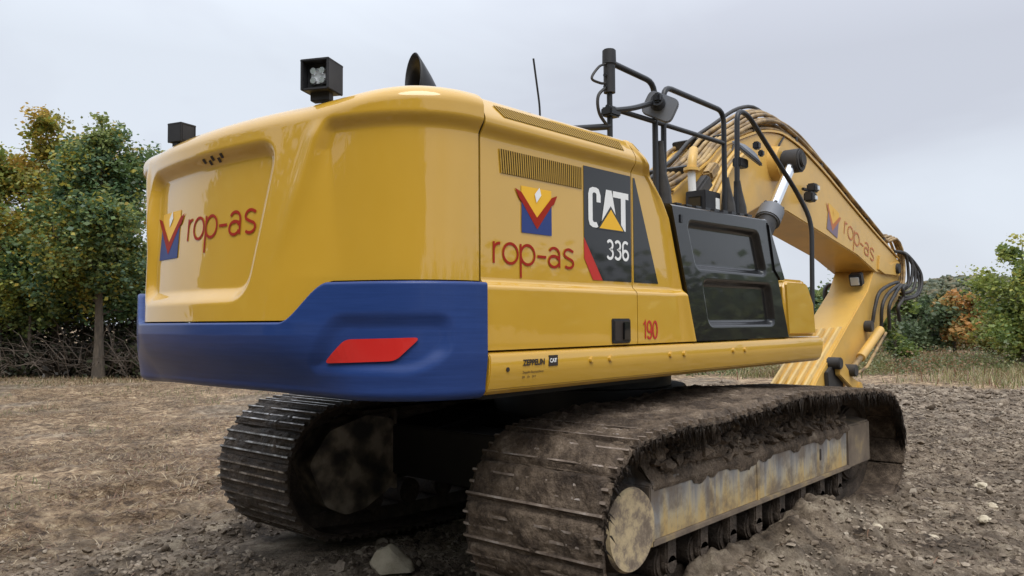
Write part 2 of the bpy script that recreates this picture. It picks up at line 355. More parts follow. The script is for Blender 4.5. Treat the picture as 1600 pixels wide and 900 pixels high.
REC = [(1.115, 2.50), (2.43, 2.50), (2.40, 1.78), (1.27, 1.78)]
def round_poly(poly, r, n=6):
    o = []
    for i in range(len(poly)):
        p = Vector(poly[i]); a = Vector(poly[i-1])-p; b = Vector(poly[(i+1) % len(poly)])-p
        A = p+a.normalized()*r; B = p+b.normalized()*r
        for k in range(n+1):
            t = k/n; q = A*(1-t)**2+p*2*t*(1-t)+B*t*t; o.append((q.x, q.y))
    return o
RECP = round_poly(REC, .11)
def lean(s, z): return .055*sstep(.5, 1.1, np.minimum(s, SL-s))*np.clip((2.62-z)/.75, 0, 1.3)
def e_side(z):                       # section shared by the rear flank and the side doors
    z = np.asarray(z, float)
    return -.014*sstep(1.80, 1.84, z)+.036*sstep(2.515, 2.585, z)
def d_yel(s, z):
    sm_ = np.minimum(s, SL-s)
    d = lean(s, z)
    sd_ = sdf_poly(s, z, RECP); d = d-.055*sstep(.046, -.042, sd_)
    ridge = .80+(2.6-z)*.34                                   # right-hand ridge; mirrored on the left flank
    wdt = .02+.30*np.clip((2.45-z)/.6, 0, 1)
    fl = sstep(ridge, ridge-wdt-.05, sm_); lip = sstep(2.60, 2.525, z)
    bead = .014*np.exp(-((sm_-ridge-.015)/.045)**2)*sstep(1.85, 2.3, z)*sstep(2.62, 2.5, z)
    return d+.022-.038*fl*lip+bead
def zdiv(s):
    sm_ = np.minimum(s, SL-s); return 1.643+(1.825-1.643)*(1-sstep(.74, 1.0, sm_))
def ztop(s): return 2.735-.03*sstep(.3, 1.0, np.minimum(s, SL-s))
def surf_y(s, z, off=0.0):
    p, n_ = plan_at(s); d = d_yel(s, z)+off
    return np.concatenate([p+n_*d[..., None], np.asarray(z, float)[..., None]], -1)
ns = 420; S_ = np.linspace(.004, SL-.004, ns)
zt = ztop(S_); rr_ = .12+.05*sstep(.3, 1.0, np.minimum(S_, SL-S_)); rz_ = .085+.035*sstep(.3, 1.0, np.minimum(S_, SL-S_))
vv = np.linspace(0, 1, 120); Zg = zdiv(S_)[:, None]+.006+(zt-rz_-zdiv(S_)-.006)[:, None]*vv[None]
rows = [surf_y(np.repeat(S_[:, None], 120, 1), Zg)]
pl, nl = plan_at(S_)
inn = surf_y(S_, zdiv(S_)+.006, -.03); inn[:, 2] = zdiv(S_)+.004; rows.insert(0, inn[:, None])
dtop = d_yel(S_, zt-rz_)
for k in range(1, 13):
    a = k/12*math.pi/2; q = pl+nl*(dtop-rr_*(1-math.cos(a)))[:, None]
    rows.append(np.concatenate([q, (zt-rz_+rz_*math.sin(a))[:, None]], 1)[:, None])
for k in (.5, 1.0):
    q = pl+nl*(dtop-rr_)[:, None]; tgt = np.stack([np.full(ns, -2.785), q[:, 1]*.97], 1)
    rows.append(np.concatenate([q*(1-k)+tgt*k, (zt+.02*k)[:, None]], 1)[:, None])
grid_mesh('rear_hood', np.concatenate(rows, 1), m_yel, ex, 60, flip=True)
# blue band
def d_blue(s, z):
    sm_ = np.minimum(s, SL-s)
    d = .040+lean(s, z)*np.clip((z-1.28)/.3, 0, 1)
    d = d-.055*sstep(1.55, 1.29, z)*sstep(.55, 1.0, sm_)-.018*sstep(1.5, 1.31, z)
    DI = round_poly([(.86, 1.42), (.70, 1.66), (.20, 1.66), (.20, 1.50), (.34, 1.42)], .06)
    return d-.022*sstep(.03, -.05, sdf_poly(s, z, DI))
def surf_b(s, z, off=0.0):
    p, n_ = plan_at(s); d = d_blue(s, z)+off
    return np.concatenate([p+n_*d[..., None], np.asarray(z, float)[..., None]], -1)
zb0 = 1.325+.02*sstep(.5, 1.4, np.minimum(S_, SL-S_))
Zb = zb0[:, None]+(zdiv(S_)-.012-zb0)[:, None]*np.linspace(0, 1, 70)[None]
rows = [surf_b(np.repeat(S_[:, None], 70, 1), Zb)]
db = d_blue(S_, zdiv(S_)-.012)
for dd, dz in ((-.004, .006), (-.012, .010), (-.05, .010)):
    rows.append(np.concatenate([pl+nl*(db+dd)[:, None], (zdiv(S_)-.012+dz)[:, None]], 1)[:, None])
dbb = d_blue(S_, zb0); low = []
for k in range(1, 8):
    a = k/7*math.pi/2
    low.append(np.concatenate([pl+nl*(dbb-.06*(1-math.cos(a)))[:, None], (zb0-.045*math.sin(a))[:, None]], 1)[:, None])
q = pl+nl*(dbb-.06)[:, None]; low.append(np.concatenate([np.stack([np.full(ns, -2.785), q[:, 1]*.97], 1), (zb0-.04)[:, None]], 1)[:, None])
grid_mesh('counterweight', np.concatenate(low[::-1]+rows, 1), m_blue, ex, 60, flip=True)
def cw_poly(name, poly, m, parent, fn=surf_y, off=.005, sub=10):
    """decal laid on the curved rear: polygon (s, z) clipped from a fine grid by triangulating with inner points"""
    bm = bmesh.new(); bm.faces.new([bm.verts.new((x, y, 0)) for x, y in poly])
    x0, x1 = min(p_[0] for p_ in poly), max(p_[0] for p_ in poly)
    for i in range(1, sub):
        bmesh.ops.bisect_plane(bm, geom=bm.verts[:]+bm.edges[:]+bm.faces[:], plane_co=(x0+(x1-x0)*i/sub, 0, 0), plane_no=(1, 0, 0))
    bmesh.ops.triangulate(bm, faces=bm.faces[:])
    for v in bm.verts: v.co = fn(np.array(v.co.x), np.array(v.co.y), off)
    me = bpy.data.meshes.new(name); bm.to_mesh(me); bm.free()
    return mesh_obj(name, me, m, parent, 0)
# red reflector on the blue band
rp = round_poly([(.773, 1.452), (.655, 1.562), (.318, 1.570), (.425, 1.466)], .03, 4)
rb = MB()
fr_ = [Vector(surf_b(np.array(x), np.array(z), .010)) for x, z in rp]; bk_ = [Vector(surf_b(np.array(x), np.array(z), -.01)) for x, z in rp]
rb.bm.free(); o = cw_poly('reflector', rp, m_refl, ex, surf_b, .012, 14)
rim = MB(); n_ = len(rp)
for i in range(n_): rim.poly([bk_[i], bk_[(i+1) % n_], Vector(surf_b(np.array(rp[(i+1) % n_][0]), np.array(rp[(i+1) % n_][1]), .012)), Vector(surf_b(np.array(rp[i][0]), np.array(rp[i][1]), .012))])
rim.build('rim', m_refl, o, 0)

# ---- lettering: stroke ribbons. Glyph paths in an em where x-height = 1
def arc(cx, cy, rx, ry, a0, a1, n=14): return [(cx+rx*math.cos(R_(a0+(a1-a0)*k/n)), cy+ry*math.sin(R_(a0+(a1-a0)*k/n))) for k in range(n+1)]
GL = {
 'r': (.55, [[(.08, 0), (.08, 1.0)], [(.08, .62)]+arc(.40, .58, .32, .36, 165, 80, 7)]),
 'o': (1.06, [arc(.52, .5, .44, .47, 90, 450, 26)]),
 'p': (1.12, [[(.08, 1.0), (.08, -.62)], arc(.52, .5, .44, .47, 90, 450, 26)]),
 '-': (.72, [[(.02, .47), (.60, .47)]]),
 'a': (1.0, [arc(.42, .64, .36, .33, 150, 0, 9)+[(.78, 0)], arc(.40, .29, .34, .28, 20, 340, 16), [(.72, .50), (.5, .56), (.3, .53)]]),
 's': (.88, [[(.76, .86)]+arc(.42, .74, .30, .23, 60, 215, 9)+[(.34, .53), (.54, .46)]+arc(.43, .25, .33, .23, 50, -140, 10)]),
 '1': (.36, [[(.02, 1.05), (.2, 1.3), (.2, 0)]]),
 '9': (.62, [arc(.27, .88, .22, .40, 0, 360, 18), [(.49, .88), (.49, .35)]+arc(.27, .3, .22, .28, 0, -160, 8)]),
 '0': (.62, [arc(.27, .65, .23, .62, 0, 360, 22)]),
 '3': (.62, [arc(.25, .97, .22, .30, 150, -70, 10)+arc(.25, .35, .24, .33, 80, -150, 11)]),
 '6': (.62, [arc(.27, .34, .22, .32, 0, 360, 18), [(.05, .34), (.05, .95)]+arc(.27, .98, .22, .29, 175, 35, 8)]),
}
def ribbon(path, wd):
    """quads along a stroke of width wd; returns list of 4-point lists"""
    P = [Vector(p_) for p_ in path]; n = len(P); Lf, Rt = [], []
    closed = (P[0]-P[-1]).length < 1e-4
    for i in range(n):
        a = P[i-1] if i else (P[-2] if closed else P[0]); b = P[i+1] if i < n-1 else (P[1] if closed else P[-1])
        d0 = (P[i]-a); d1 = (b-P[i])
        d0 = d0.normalized() if d0.length > 1e-6 else d1.normalized(); d1 = d1.normalized() if d1.length > 1e-6 else d0
        t = (d0+d1).normalized() if (d0+d1).length > 1e-6 else d0
        k = 1/max(.5, t.dot(d0)); nrm = Vector((-t.y, t.x))*wd/2*k; Lf.append(P[i]+nrm); Rt.append(P[i]-nrm)
    return [[Lf[i], Rt[i], Rt[i+1], Lf[i+1]] for i in range(n-1)]
def text(name, s, x, y, h, width, m, parent, place, wd=.15, sub=0):
    tw = sum(GL[c][0] for c in s); sx_ = width/tw; mb = MB(); cx = 0
    lay = 0
    for c in s:
        adv, strokes = GL[c]
        for st in strokes:
            lay += 1
            for qd in ribbon([((px+cx)*sx_/h, py) for px, py in st], wd):
                mb.poly([place(x+v.x*h, y+v.y*h, .00015*lay) for v in qd])
        cx += adv
    return mb.build(name, m, parent, 0)
def flat(Y, off): return lambda x, z, k=0: Vector((x, Y-off-k, z))
def emblem(parent, P, m1, m2, m3, m4, x0, x1, z0, z1):
    """house-shaped crest: gold square, navy base, red chevron with flared tips, white lozenge. P(poly, mat, name, layer)"""
    W, H = x1-x0, z1-z0; f = lambda u, v: (x0+u*W, z0+v*H)
    P([f(0, .36), f(.5, .3), f(1, .36), f(1, 1), f(0, 1)], m1, 'gold_field', 0)
    P([f(0, 0), f(1, 0), f(1, .66), f(.5, .2), f(0, .66)], m2, 'navy_field', 1)
    P([f(-.21, .93), f(0, .86), f(.5, .36), f(1.0, .84), f(1.2, .91), f(1.08, .70), f(1, .66), f(.5, .10), f(0, .66), f(-.06, .70)], m3, 'red_chevron', 2)
    P([f(.48, .68), f(.64, .86), f(.58, 1.02), f(.42, .86)], m4, 'white_lozenge', 3)

# rear lettering on the recessed panel
cwplace = lambda s, z, k=0: Vector(surf_y(np.array(s), np.array(z), .003+k))
text('lettering', 'rop-as', -1.935, 2.088, .122, .68, m_redt, ex, lambda s, z, k=0: cwplace(-s, z, k), .125)
rear_em = empty('rear_emblem', (-3.3, .5, 2.1)); rear_em.parent = ex
def P_rear(poly, m, nm, lay):
    o = cw_poly(nm, [(-x, z) for x, z in poly], m, ex, surf_y, .003+.001*lay); o.parent = rear_em; o.matrix_parent_inverse = rear_em.matrix_basis.inverted()
emblem(ex, P_rear, m_gold, m_navy, m_redt, m_white, -2.335, -2.045, 2.005, 2.275)
# faint embossed mark in the rear panel's upper slope
for k, (s0, dz) in enumerate(((1.75, 0), (1.70, -.012), (1.66, .004), (1.61, -.01), (1.57, .006))):
    a = [cwplace(s0, 2.512+dz), cwplace(s0-.028, 2.514+dz), cwplace(s0-.024, 2.492+dz), cwplace(s0+.002, 2.490+dz)]; MB().poly(a).build('stamped_mark', m_dk, ex, 0)

# ---- side body (doors, roof)
def sec_y(z): return -1.417-e_side(z)-.020*sstep(1.842, 1.795, z)
zz = np.concatenate([np.linspace(1.503, 1.77, 4), np.linspace(1.785, 1.85, 10), np.linspace(1.95, 2.5, 6), np.linspace(2.515, 2.60, 10)])
SECT = [(float(sec_y(z)), float(z)) for z in zz]+[(-1.436, 2.612), (-1.430, 2.625), (-1.385, 2.700), (-1.365, 2.716), (-1.32, 2.726)]
def body_strip(name, x0f, x1f, nx=2, front=False):
    P = []
    for j, (y, z) in enumerate(SECT):
        a, b = x0f(z), x1f(z); P.append([(a+(b-a)*i/(nx-1), y, z) for i in range(nx)])
    P = np.array(P).transpose(1, 0, 2)
    # returns inwards at both X ends and at the bottom
    inw = lambda R, dx: R+np.array([dx, .03, 0])
    P = np.concatenate([inw(P[:1], .004), P, inw(P[-1:], -.004)], 0)
    bot = P[:, :1]+np.array([0, .05, -.0]); P = np.concatenate([bot, P], 1)
    return P
P = body_strip('d', lambda z: -2.783, lambda z: -1.490)
grid_mesh('engine_door', P, m_yel, ex, 40)
XF = lambda z: float(np.interp(z, [1.503, 2.33, 2.60, 2.70, 2.726], [-.80, -1.085, -1.375, -1.45, -1.47]))
P = body_strip('f', lambda z: -1.482, lambda z: XF(z)-.05, 6)
# bevelled front edge of the panel, then its front face going inwards
ed = P[-2:-1].copy(); rows = []
for dx, dy in ((.018, -.012), (.045, -.012), (.06, .02), (.075, .25), (.09, 1.1)):
    rr2 = ed.copy(); rr2[..., 0] += dx; rr2[..., 1] += dy; rows.append(rr2)
P = np.concatenate([P[:-1]]+rows, 0)
grid_mesh('front_panel', P, m_yel, ex, 40)
# roof and hidden far side
rf = MB(); rf.prism([(-1.325, 2.722), (-1.325, 2.60), (1.40, 2.60), (1.417, 2.6), (1.40, 2.70), (1.32, 2.728), (0, 2.75)], -2.783, -1.47, 'x')
rf.build('roof', m_yel, ex)
fs = MB(); fs.box((-2.783, 1.30, 1.503), (-.9, 1.42, 2.62), .03); fs.build('far_side_door', m_yel, ex)
core = MB(); core.box((-2.77, -1.34, 1.30), (-1.52, 1.34, 2.60)); core.box((-1.52, -1.30, 1.30), (-.90, 1.30, 1.52))
core.prism([(-1.5, 1.52), (-.86, 1.52), (-1.14, 2.30), (-1.5, 2.58)], -1.30, .35, 'y'); core.build('inner_bulkhead', m_steel, ex)
# seam gasket dark strips
for nm, (xa, xb, pr_) in {'door_seam': (-1.4925, -1.4805, .012), 'hood_seam': (-2.7905, -2.7825, .012)}.items():
    g = MB()
    for (y, z), (y2, z2) in zip(SECT[:-1], SECT[1:]):
        g.poly([(xa, y+pr_, z), (xb, y+pr_, z), (xb, y2+pr_, z2), (xa, y2+pr_, z2)])
    g.build(nm, m_dk, ex, 0)
# vents
def vent(name, X0, X1, zf0, zf1, yf0, yf1, nbar, sk0=0, sk1=0):
    b = MB(); b.poly([(X0+sk0, yf0-.002, zf0), (X1+sk1, yf0-.002, zf0), (X1, yf1-.002, zf1), (X0, yf1-.002, zf1)])
    o = b.build(name, m_vent, ex, 0); g = MB()
    for i in range(nbar):
        u = i/(nbar-1); xa = X0+sk0+(X1+sk1-X0-sk0)*u; xb = X0+(X1-X0)*u; hw = (X1-X0)/nbar*.27
        g.poly([(xa-hw, yf0-.006, zf0), (xa+hw, yf0-.006, zf0), (xb+hw, yf1-.006, zf1), (xb-hw, yf1-.006, zf1)])
        g.poly([(xa+hw, yf0-.006, zf0), (xa+hw, yf0-.001, zf0), (xb+hw, yf1-.001, zf1), (xb+hw, yf1-.006, zf1)])
    q_ = g.build('vent_bars', m_ventb, o, 0); q_['kind'] = 'stuff'
ych = lambda z: float(np.interp(z, [2.625, 2.70], [-1.430, -1.385]))
vent('upper_vent', -2.68, -1.60, 2.632, 2.690, ych(2.632), ych(2.690), 50, .05, .0)
yv = float(sec_y(2.4)); vent('lower_vent', -2.65, -1.985, 2.362, 2.480, yv, yv, 40, .012, 0)
# side decals
YS = float(sec_y(2.2))
def side_poly(nm, poly, m, off=.003, parent=ex): return MB().poly([(x, YS-off, z) for x, z in poly]).build(nm, m, parent, 0)
cat = side_poly('name_plate', [(-1.965, 2.495), (-1.497, 2.495), (-1.497, 1.866), (-1.79, 1.866), (-1.965, 2.10)], m_decalb)
side_poly('red_stripe', [(-1.965, 2.098), (-1.792, 1.866), (-1.885, 1.866), (-1.965, 1.985)], m_red, .003)
side_poly('black_wedge', [(-1.470, 2.49), (-1.452, 2.49), (-1.198, 1.866), (-1.470, 1.866)], m_decalb)
# CAT
cx0, cz0, cw_, ch_ = -1.925, 2.160, .40, .225
q2 = lambda u, v: (cx0+u*cw_, cz0+v*ch_)
def c_letter():
    mb = MB(); outp = [(.295, .64), (.295, .82), (.25, .97), (.19, 1.0), (.10, 1.0), (.03, .95), (0, .82), (0, .18), (.03, .05), (.10, 0), (.2, 0), (.235, .03)]
    innp = [(.195, .64), (.195, .82), (.18, .86), (.15, .87), (.14, .87), (.115, .86), (.10, .82), (.10, .18), (.115, .14), (.14, .13), (.155, .13), (.19, .14)]
    for i in range(len(outp)-1):
        mb.poly([(*[q2(*outp[i])[0]], YS-.005, q2(*outp[i])[1]), (q2(*innp[i])[0], YS-.005, q2(*innp[i])[1]), (q2(*innp[i+1])[0], YS-.005, q2(*innp[i+1])[1]), (q2(*outp[i+1])[0], YS-.005, q2(*outp[i+1])[1])])
    return mb.build('letter', m_white, cat, 0)
c_letter()
side_poly('letter', [q2(*t) for t in [(.30, .06), (.43, 1.0), (.57, 1.0), (.72, .06), (.70, .06), (.5, .45)]], m_white, .005, cat)
side_poly('letter', [q2(*t) for t in [(.60, 1.0), (1.0, 1.0), (1.0, .84), (.92, .84), (.92, 0), (.80, 0), (.80, .84), (.60, .84)]], m_white, .0055, cat)
side_poly('triangle_outline', [q2(*t) for t in [(.20, -.03), (.905, -.03), (.54, .60)]], m_decalb, .0065, cat)
side_poly('gold_triangle', [q2(*t) for t in [(.255, .0), (.85, .0), (.54, .51)]], m_gold, .0075, cat)
text('model_number', '336', -1.752, 1.992, .082, .235, m_white, cat, flat(YS, .005), .20)
text('fleet_number', '190', -1.425, 1.532, .080, .165, m_red, ex, flat(float(sec_y(1.58)), .003), .17)
text('lettering', 'rop-as', -2.705, 1.920, .104, .655, m_redt, ex, flat(YS, .003), .135)
side_em = empty('side_emblem', (-2.37, -1.4, 2.2)); side_em.parent = ex
def P_side(poly, m, nm, lay):
    o = side_poly(nm, poly, m, .003+.0012*lay); o.parent = side_em; o.matrix_parent_inverse = side_em.matrix_basis.inverted()
emblem(ex, P_side, m_gold, m_navy, m_redt, m_white, -2.490, -2.250, 2.083, 2.318)
# latch
yl = float(sec_y(1.6)); lt = MB(); lt.box((-1.755, yl-.012, 1.512), (-1.575, yl+.03, 1.652), .006); lo = lt.build('door_latch', m_plastic, ex)
MB().box((-1.742, yl-.016, 1.527), (-1.585, yl-.011, 1.638)).build('latch_pocket', m_dk, lo); MB().box((-1.665, yl-.026, 1.53), (-1.60, yl-.0155, 1.632), .004).build('latch_paddle', m_black, lo)
# side skirt beam
sk = MB(); sk.prism([(-1.42, 1.496), (-1.448, 1.486), (-1.458, 1.46), (-1.452, 1.38), (-1.432, 1.315), (-1.40, 1.292), (-1.2, 1.29), (-1.2, 1.496)], -2.778, 1.375, 'x', .006)
sko = sk.build('side_skirt', m_yel, ex)
for xb_ in (-1.98, -1.80, -1.15, -.98, -.30, -.12):
    MB().cyl((xb_, -1.452, 1.43), (xb_, -1.467, 1.43), .018, seg=10, bev=.004).build('bolt', m_yel, sko)
MB().cyl((-2.655, -1.45, 1.41), (-2.655, -1.4595, 1.41), .011, seg=10).build('hole', m_dk, sko)
def small_text(nm, body, x, z, size, Y, m, parent, bold=0.0):
    cu = bpy.data.curves.new(nm, 'FONT'); cu.body = body; cu.size = size; cu.offset = bold
    to = bpy.data.objects.new(nm, cu); COL.objects.link(to); dg = bpy.context.evaluated_depsgraph_get()
    me = bpy.data.meshes.new_from_object(to.evaluated_get(dg)); bpy.data.objects.remove(to)
    me.transform(Matrix.Translation((x, Y, z)) @ Matrix.Rotation(R_(90), 4, 'X')); return mesh_obj(nm, me, m, parent, 0)
small_text('dealer_lettering', 'ZEPPELIN', -2.545, 1.424, .040, -1.4595, m_dk, sko, .0016)
MB().box((-2.345, -1.4585, 1.413), (-2.272, -1.452, 1.467)).build('dealer_badge', m_dk, sko)
small_text('badge_lettering', 'CAT', -2.338, 1.431, .028, -1.4592, m_white, sko, .001)
small_text('small_print', 'Zeppelin Baumaschinen', -2.545, 1.385, .017, -1.4545, m_dk, sko)
small_text('small_print', '336    37t    2019', -2.545, 1.362, .015, -1.450, m_dk, sko)

# ---- black tank door
def quad_panel(name, c, nx, nz, Yf, recs, m, depth=.04, fold=.08, bulge=0.0):
    c = [np.array(q_) for q_ in c]      # tl tr br bl in (x, z)
    U, V = np.meshgrid(np.linspace(0, 1, nx), np.linspace(0, 1, nz), indexing='ij')
    XZ = (c[3]*(1-U)[..., None]+c[2]*U[..., None])*(1-V)[..., None]+(c[0]*(1-U)[..., None]+c[1]*U[..., None])*V[..., None]
    d = np.zeros_like(U)
    for rp_ in recs: d = d+depth*sstep(.018, -.022, sdf_poly(XZ[..., 0], XZ[..., 1], round_poly(rp_, .055)))
    Y = Yf+d+bulge*np.maximum(0, V-.9)**2*60
    P = np.stack([XZ[..., 0], Y, XZ[..., 1]], -1)
    e0 = P[:1]+np.array([0, fold, 0]); e1 = P[-1:]+np.array([.012, fold, 0]); P = np.concatenate([e0, P, e1], 0)
    t1 = P[:, -1:]+np.array([0, .015, .012]); t2 = P[:, -1:]+np.array([0, .06, .022]); t3 = P[:, -1:]+np.array([0, .75, .02]); P = np.concatenate([P, t1, t2, t3], 1)
    return grid_mesh(name, P, m, ex, 50)
R1 = [(-.875, 2.272), (.165, 2.285), (.29, 1.988), (-.762, 1.988)]; R2 = [(-.68, 1.894), (.362, 1.900), (.432, 1.612), (-.597, 1.612)]
tank = quad_panel('tank_door', [(-1.078, 2.362), (.33, 2.392), (.70, 1.503), (-.788, 1.503)], 150, 100, -1.44, [R1, R2], m_black, .042)
MB().prism([(.325, 2.38), (.37, 2.33), (.625, 1.95), (.535, 1.945), (.43, 2.02)], -1.452, -1.36, 'y', .006).build('corner_panel', m_black, ex)
MB().box((-.985, -1.448, 2.262), (-.955, -1.438, 2.315), .003).build('door_catch', m_rail, tank)
MB().box((-1.05, -1.30, 1.50), (.28, -.5, 2.36)).build('fuel_tank', m_steel, ex)
st = MB()
for k in range(9): st.box((-.95+k*.13, -1.40, 2.392), (-.88+k*.13, -1.10, 2.400+.003*k))
st.build('step_tread', m_rail, ex)
# yellow box ahead of the tank
tb = MB(); tb.prism([(.705, 1.503), (.655, 1.93), (.70, 1.965), (1.06, 1.965), (1.12, 1.945), (1.255, 1.78), (1.30, 1.503)], -1.435, -.75, 'y', .03, 3); tb.build('tool_box', m_yel, ex)
# platform underside and hidden front deck, boom foot towers, cab on the far side
dk_ = MB(); dk_.box((-2.76, -1.2, 1.30), (1.36, 1.38, 1.42)); dk_.box((-.9, -.62, 1.42), (.7, -.5, 1.9)); dk_.box((-.6, -.62, 1.42), (.55, .30, 1.75)); dk_.build('turntable_deck', m_under, ex)
cb = MB(); cb.prism([(-.35, 1.43), (1.35, 1.43), (1.55, 2.0), (1.2, 3.05), (-.25, 3.1), (-.35, 3.0)], .42, 1.40, 'y', .05, 3); cbo = cb.build('cab', m_rail, ex)
MB().prism([(-.2, 2.05), (1.40, 2.05), (1.12, 2.95), (-.2, 2.98)], .412, .419, 'y').build('pane', m_glass, cbo)
# exhaust stack, lights, antenna
exh = MB(); ringA = []
rot = Matrix.Rotation(R_(14), 3, 'Y')
pth = spline([(-2.42, -.70, 2.70), (-2.43, -.70, 2.85), (-2.47, -.70, 3.02), (-2.50, -.70, 3.12)], 4)
o = MB(); bm = o.bm; rings = []
for i in range(9):
    t = i/8; ring = []
    for k in range(28):
        a = k*2*math.pi/28                                             # round pipe bending back to an oval mouth that faces rearwards
        p0 = Vector((-2.44+.075*math.cos(a), -.72+.075*math.sin(a), 2.66)); p1 = Vector((-2.60+.012*math.cos(a), -.72+.066*math.sin(a), 2.975+.150*math.cos(a)))
        ring.append(bm.verts.new(p0.lerp(p1, t)+Vector((.05*math.sin(math.pi*t), 0, .03*math.sin(math.pi*t)))))
    rings.append(ring)
for i in range(8):
    for k in range(28): bm.faces.new((rings[i][k], rings[i][(k+1) % 28], rings[i+1][(k+1) % 28], rings[i+1][k]))
exo = o.build('exhaust_stack', m_rail, ex, 60)
sol = exo.modifiers.new('wall', 'SOLIDIFY'); sol.thickness = .006
def work_light(name, c, rz, s=.17, lens=True, dpt=.16):
    Mx = Matrix.Rotation(rz, 3, 'Z'); b = MB()
    hw = s/2; T = lambda x, y, z: Vector(c)+Mx @ Vector((x, y, z))
    # housing: hooded box open to the front (local -x), 5 slabs
    for (cc, sz) in (((0, hw-.006, 0), (dpt, .012, s)), ((0, -hw+.006, 0), (dpt, .012, s)), ((0, 0, hw-.006), (dpt+.002, s+.002, .012)), ((0, 0, -hw+.006), (dpt*.9, s-.002, .012)), ((dpt/2-.05, 0, 0), (.10, s-.02, s-.02))):
        b.obox(T(*cc), sz, Mx, .003)
    o = b.build(name, m_plastic, ex, 30)
    g = MB().obox(T(-.02, 0, 0), (.03, s*.66, s*.66), Mx, .012).build('lamp_face', m_lens, o)
    for yy in (-1, 1):
        for zc in (-1, 1):
            g2 = MB(); g2.cyl(T(-.034, yy*s*.155, zc*s*.155), T(-.046, yy*s*.155, zc*s*.155), s*.13, s*.10, seg=14); g2.build('led_reflector', m_led, o)
    MB().obox(T(.0, 0, -hw-.02), (.05, .10, .045), Mx, .004).build('lamp_bracket', m_plastic, o)
    return o
work_light('work_light', (-3.235, -.775, 2.825), R_(26), .150, True, .15)
work_light('work_light', (-3.255, .60, 2.765), R_(-74), .115, True, .11)
MB().tube(rpath([(-1.9, -1.05, 2.70), (-1.905, -1.05, 2.9), (-1.96, -1.05, 3.17)], .05), .006, 6).build('antenna', m_rail, ex)
# ---- handrails
YR = -1.27
def rail(nm, pts, r=.0195, rad=.07): return MB().tube(rpath(pts, rad), r, 10).build(nm, m_rail, ex, 60)
X_ = lambda x, z, y=YR: (x, y, z)
rail('handrail_post', [X_(-1.505, 2.60), X_(-1.505, 3.17)], .018)
rail('handrail', [X_(-1.46, 3.21), X_(-.985, 3.195), X_(-.985, 2.40)], .0195, .10)
rail('handrail', [X_(-.885, 2.40), X_(-.875, 3.20), X_(-.012, 3.195), X_(-.015, 2.40)], .0195, .10)
rail('handrail_crossbar', [X_(-1.53, 2.93), X_(-.025, 2.955)], .0165)
rail('grab_rail', [X_(.18, 2.36), X_(.212, 3.25), X_(.40, 3.25), X_(1.34, 2.75), (1.43, -1.36, 2.5), (1.34, -1.385, 1.72), (1.26, -1.39, 1.52)], .0205, .14)
for xx, wd_ in ((-.93, .0), (-.0, .04), (.19, .04)):
    b = MB(); zt_ = 2.82 if xx < -.5 else 2.70
    b.tube([X_(xx+.04, 2.36), X_(xx+.035, 2.50), X_(xx+.015, 2.62), X_(xx, zt_)], [.06, .052, .032, .025], 10); b.build('rubber_boot', m_rubber, ex, 60)
MB().tube([(-1.75, -1.16, 2.775), (-1.505, -1.27, 2.815)], .020, 8).build('rear_stay', m_rail, ex, 60)
# camera head on the mast
b = MB(); b.cyl(X_(-1.505, 3.02), X_(-1.505, 3.19), .036, seg=16); b.cyl(X_(-1.505, 3.19), X_(-1.505, 3.285), .043, .041, seg=18, bev=.006); mh = b.build('mast_head', m_plastic, ex)
for p_ in ((3.05, .01), (3.12, -.01)): MB().cyl((-1.545, YR, p_[0]), (-1.555, YR, p_[0]), .012, seg=8).build('bolt', m_rail, mh)
MB().tube(spline([(-1.54, YR, 3.19), (-1.60, YR+.01, 3.16), (-1.66, YR+.02, 3.08), (-1.60, YR, 3.06), (-1.55, YR, 3.07)], 6), .008, 6).build('cable', m_rubber, ex)
MB().tube(spline([(-1.54, YR, 3.05), (-1.61, YR+.01, 2.98), (-1.60, YR+.01, 2.88), (-1.52, YR, 2.80), (-1.50, YR, 2.72)], 6), .010, 6).build('cable', m_rubber, ex)
# mirror on arm
MB().obox((-1.50, YR-.005, 2.90), (.11, .08, .055), None, .01).build('clamp', m_rail, ex)
MB().tube(rpath([(-1.50, YR-.03, 2.91), (-1.33, YR-.05, 2.95), (-1.06, YR-.05, 3.045)], .1), .017, 8).build('mirror_arm', m_rail, ex)
def plate(name, c, ax, ay, w_, h_, th, m, rad, parent=ex):
    ax = Vector(ax).normalized(); az = ax.cross(Vector(ay)).normalized(); ay = az.cross(ax)
    pp = round_poly([(-w_/2, -h_/2), (w_/2, -h_/2), (w_/2, h_/2), (-w_/2, h_/2)], rad, 5)
    b = MB(); b.prism(pp, -th/2, th/2, 'z', .006); bmesh.ops.transform(b.bm, matrix=Matrix.Translation(c) @ Matrix((ax, ay, az)).transposed().to_4x4(), verts=b.bm.verts)
    return b.build(name, m, parent)
cr_, cu_, cf_ = Vector(r_), Vector((0, 0, 1)), Vector(f_)
mir = plate('mirror', (-1.0, YR-.05, 3.025), r_*.86-u_*.42-f_*.30, u_*.80+r_*.62-f_*.15, .215, .165, .035, m_greypl, .045)
MB().cyl(Vector((-1.06, YR-.05, 3.05))-f_*.05, Vector((-1.03, YR-.05, 3.04)), .04, .05, seg=12).build('swivel', m_rail, mir)
MB().obox(Vector((-1.06, YR-.06, 3.06))-f_*.04, (.06, .05, .06), None, .012).build('swivel_knob', m_rail, mir)
m2 = MB(); dn = (Vector((-.22, -.95, .30))).normalized()
ctr = Vector((.375, YR, 2.94)); n2 = (r_*.62+u_*.74-f_*.25).normalized()
m2.cyl(ctr-n2*.012, ctr+n2*.012, .15, seg=28, bev=.008); m2.cyl(ctr+n2*.012, ctr+n2*.04, .13, .06, seg=28); m2o = m2.build('round_mirror', m_greypl, ex)
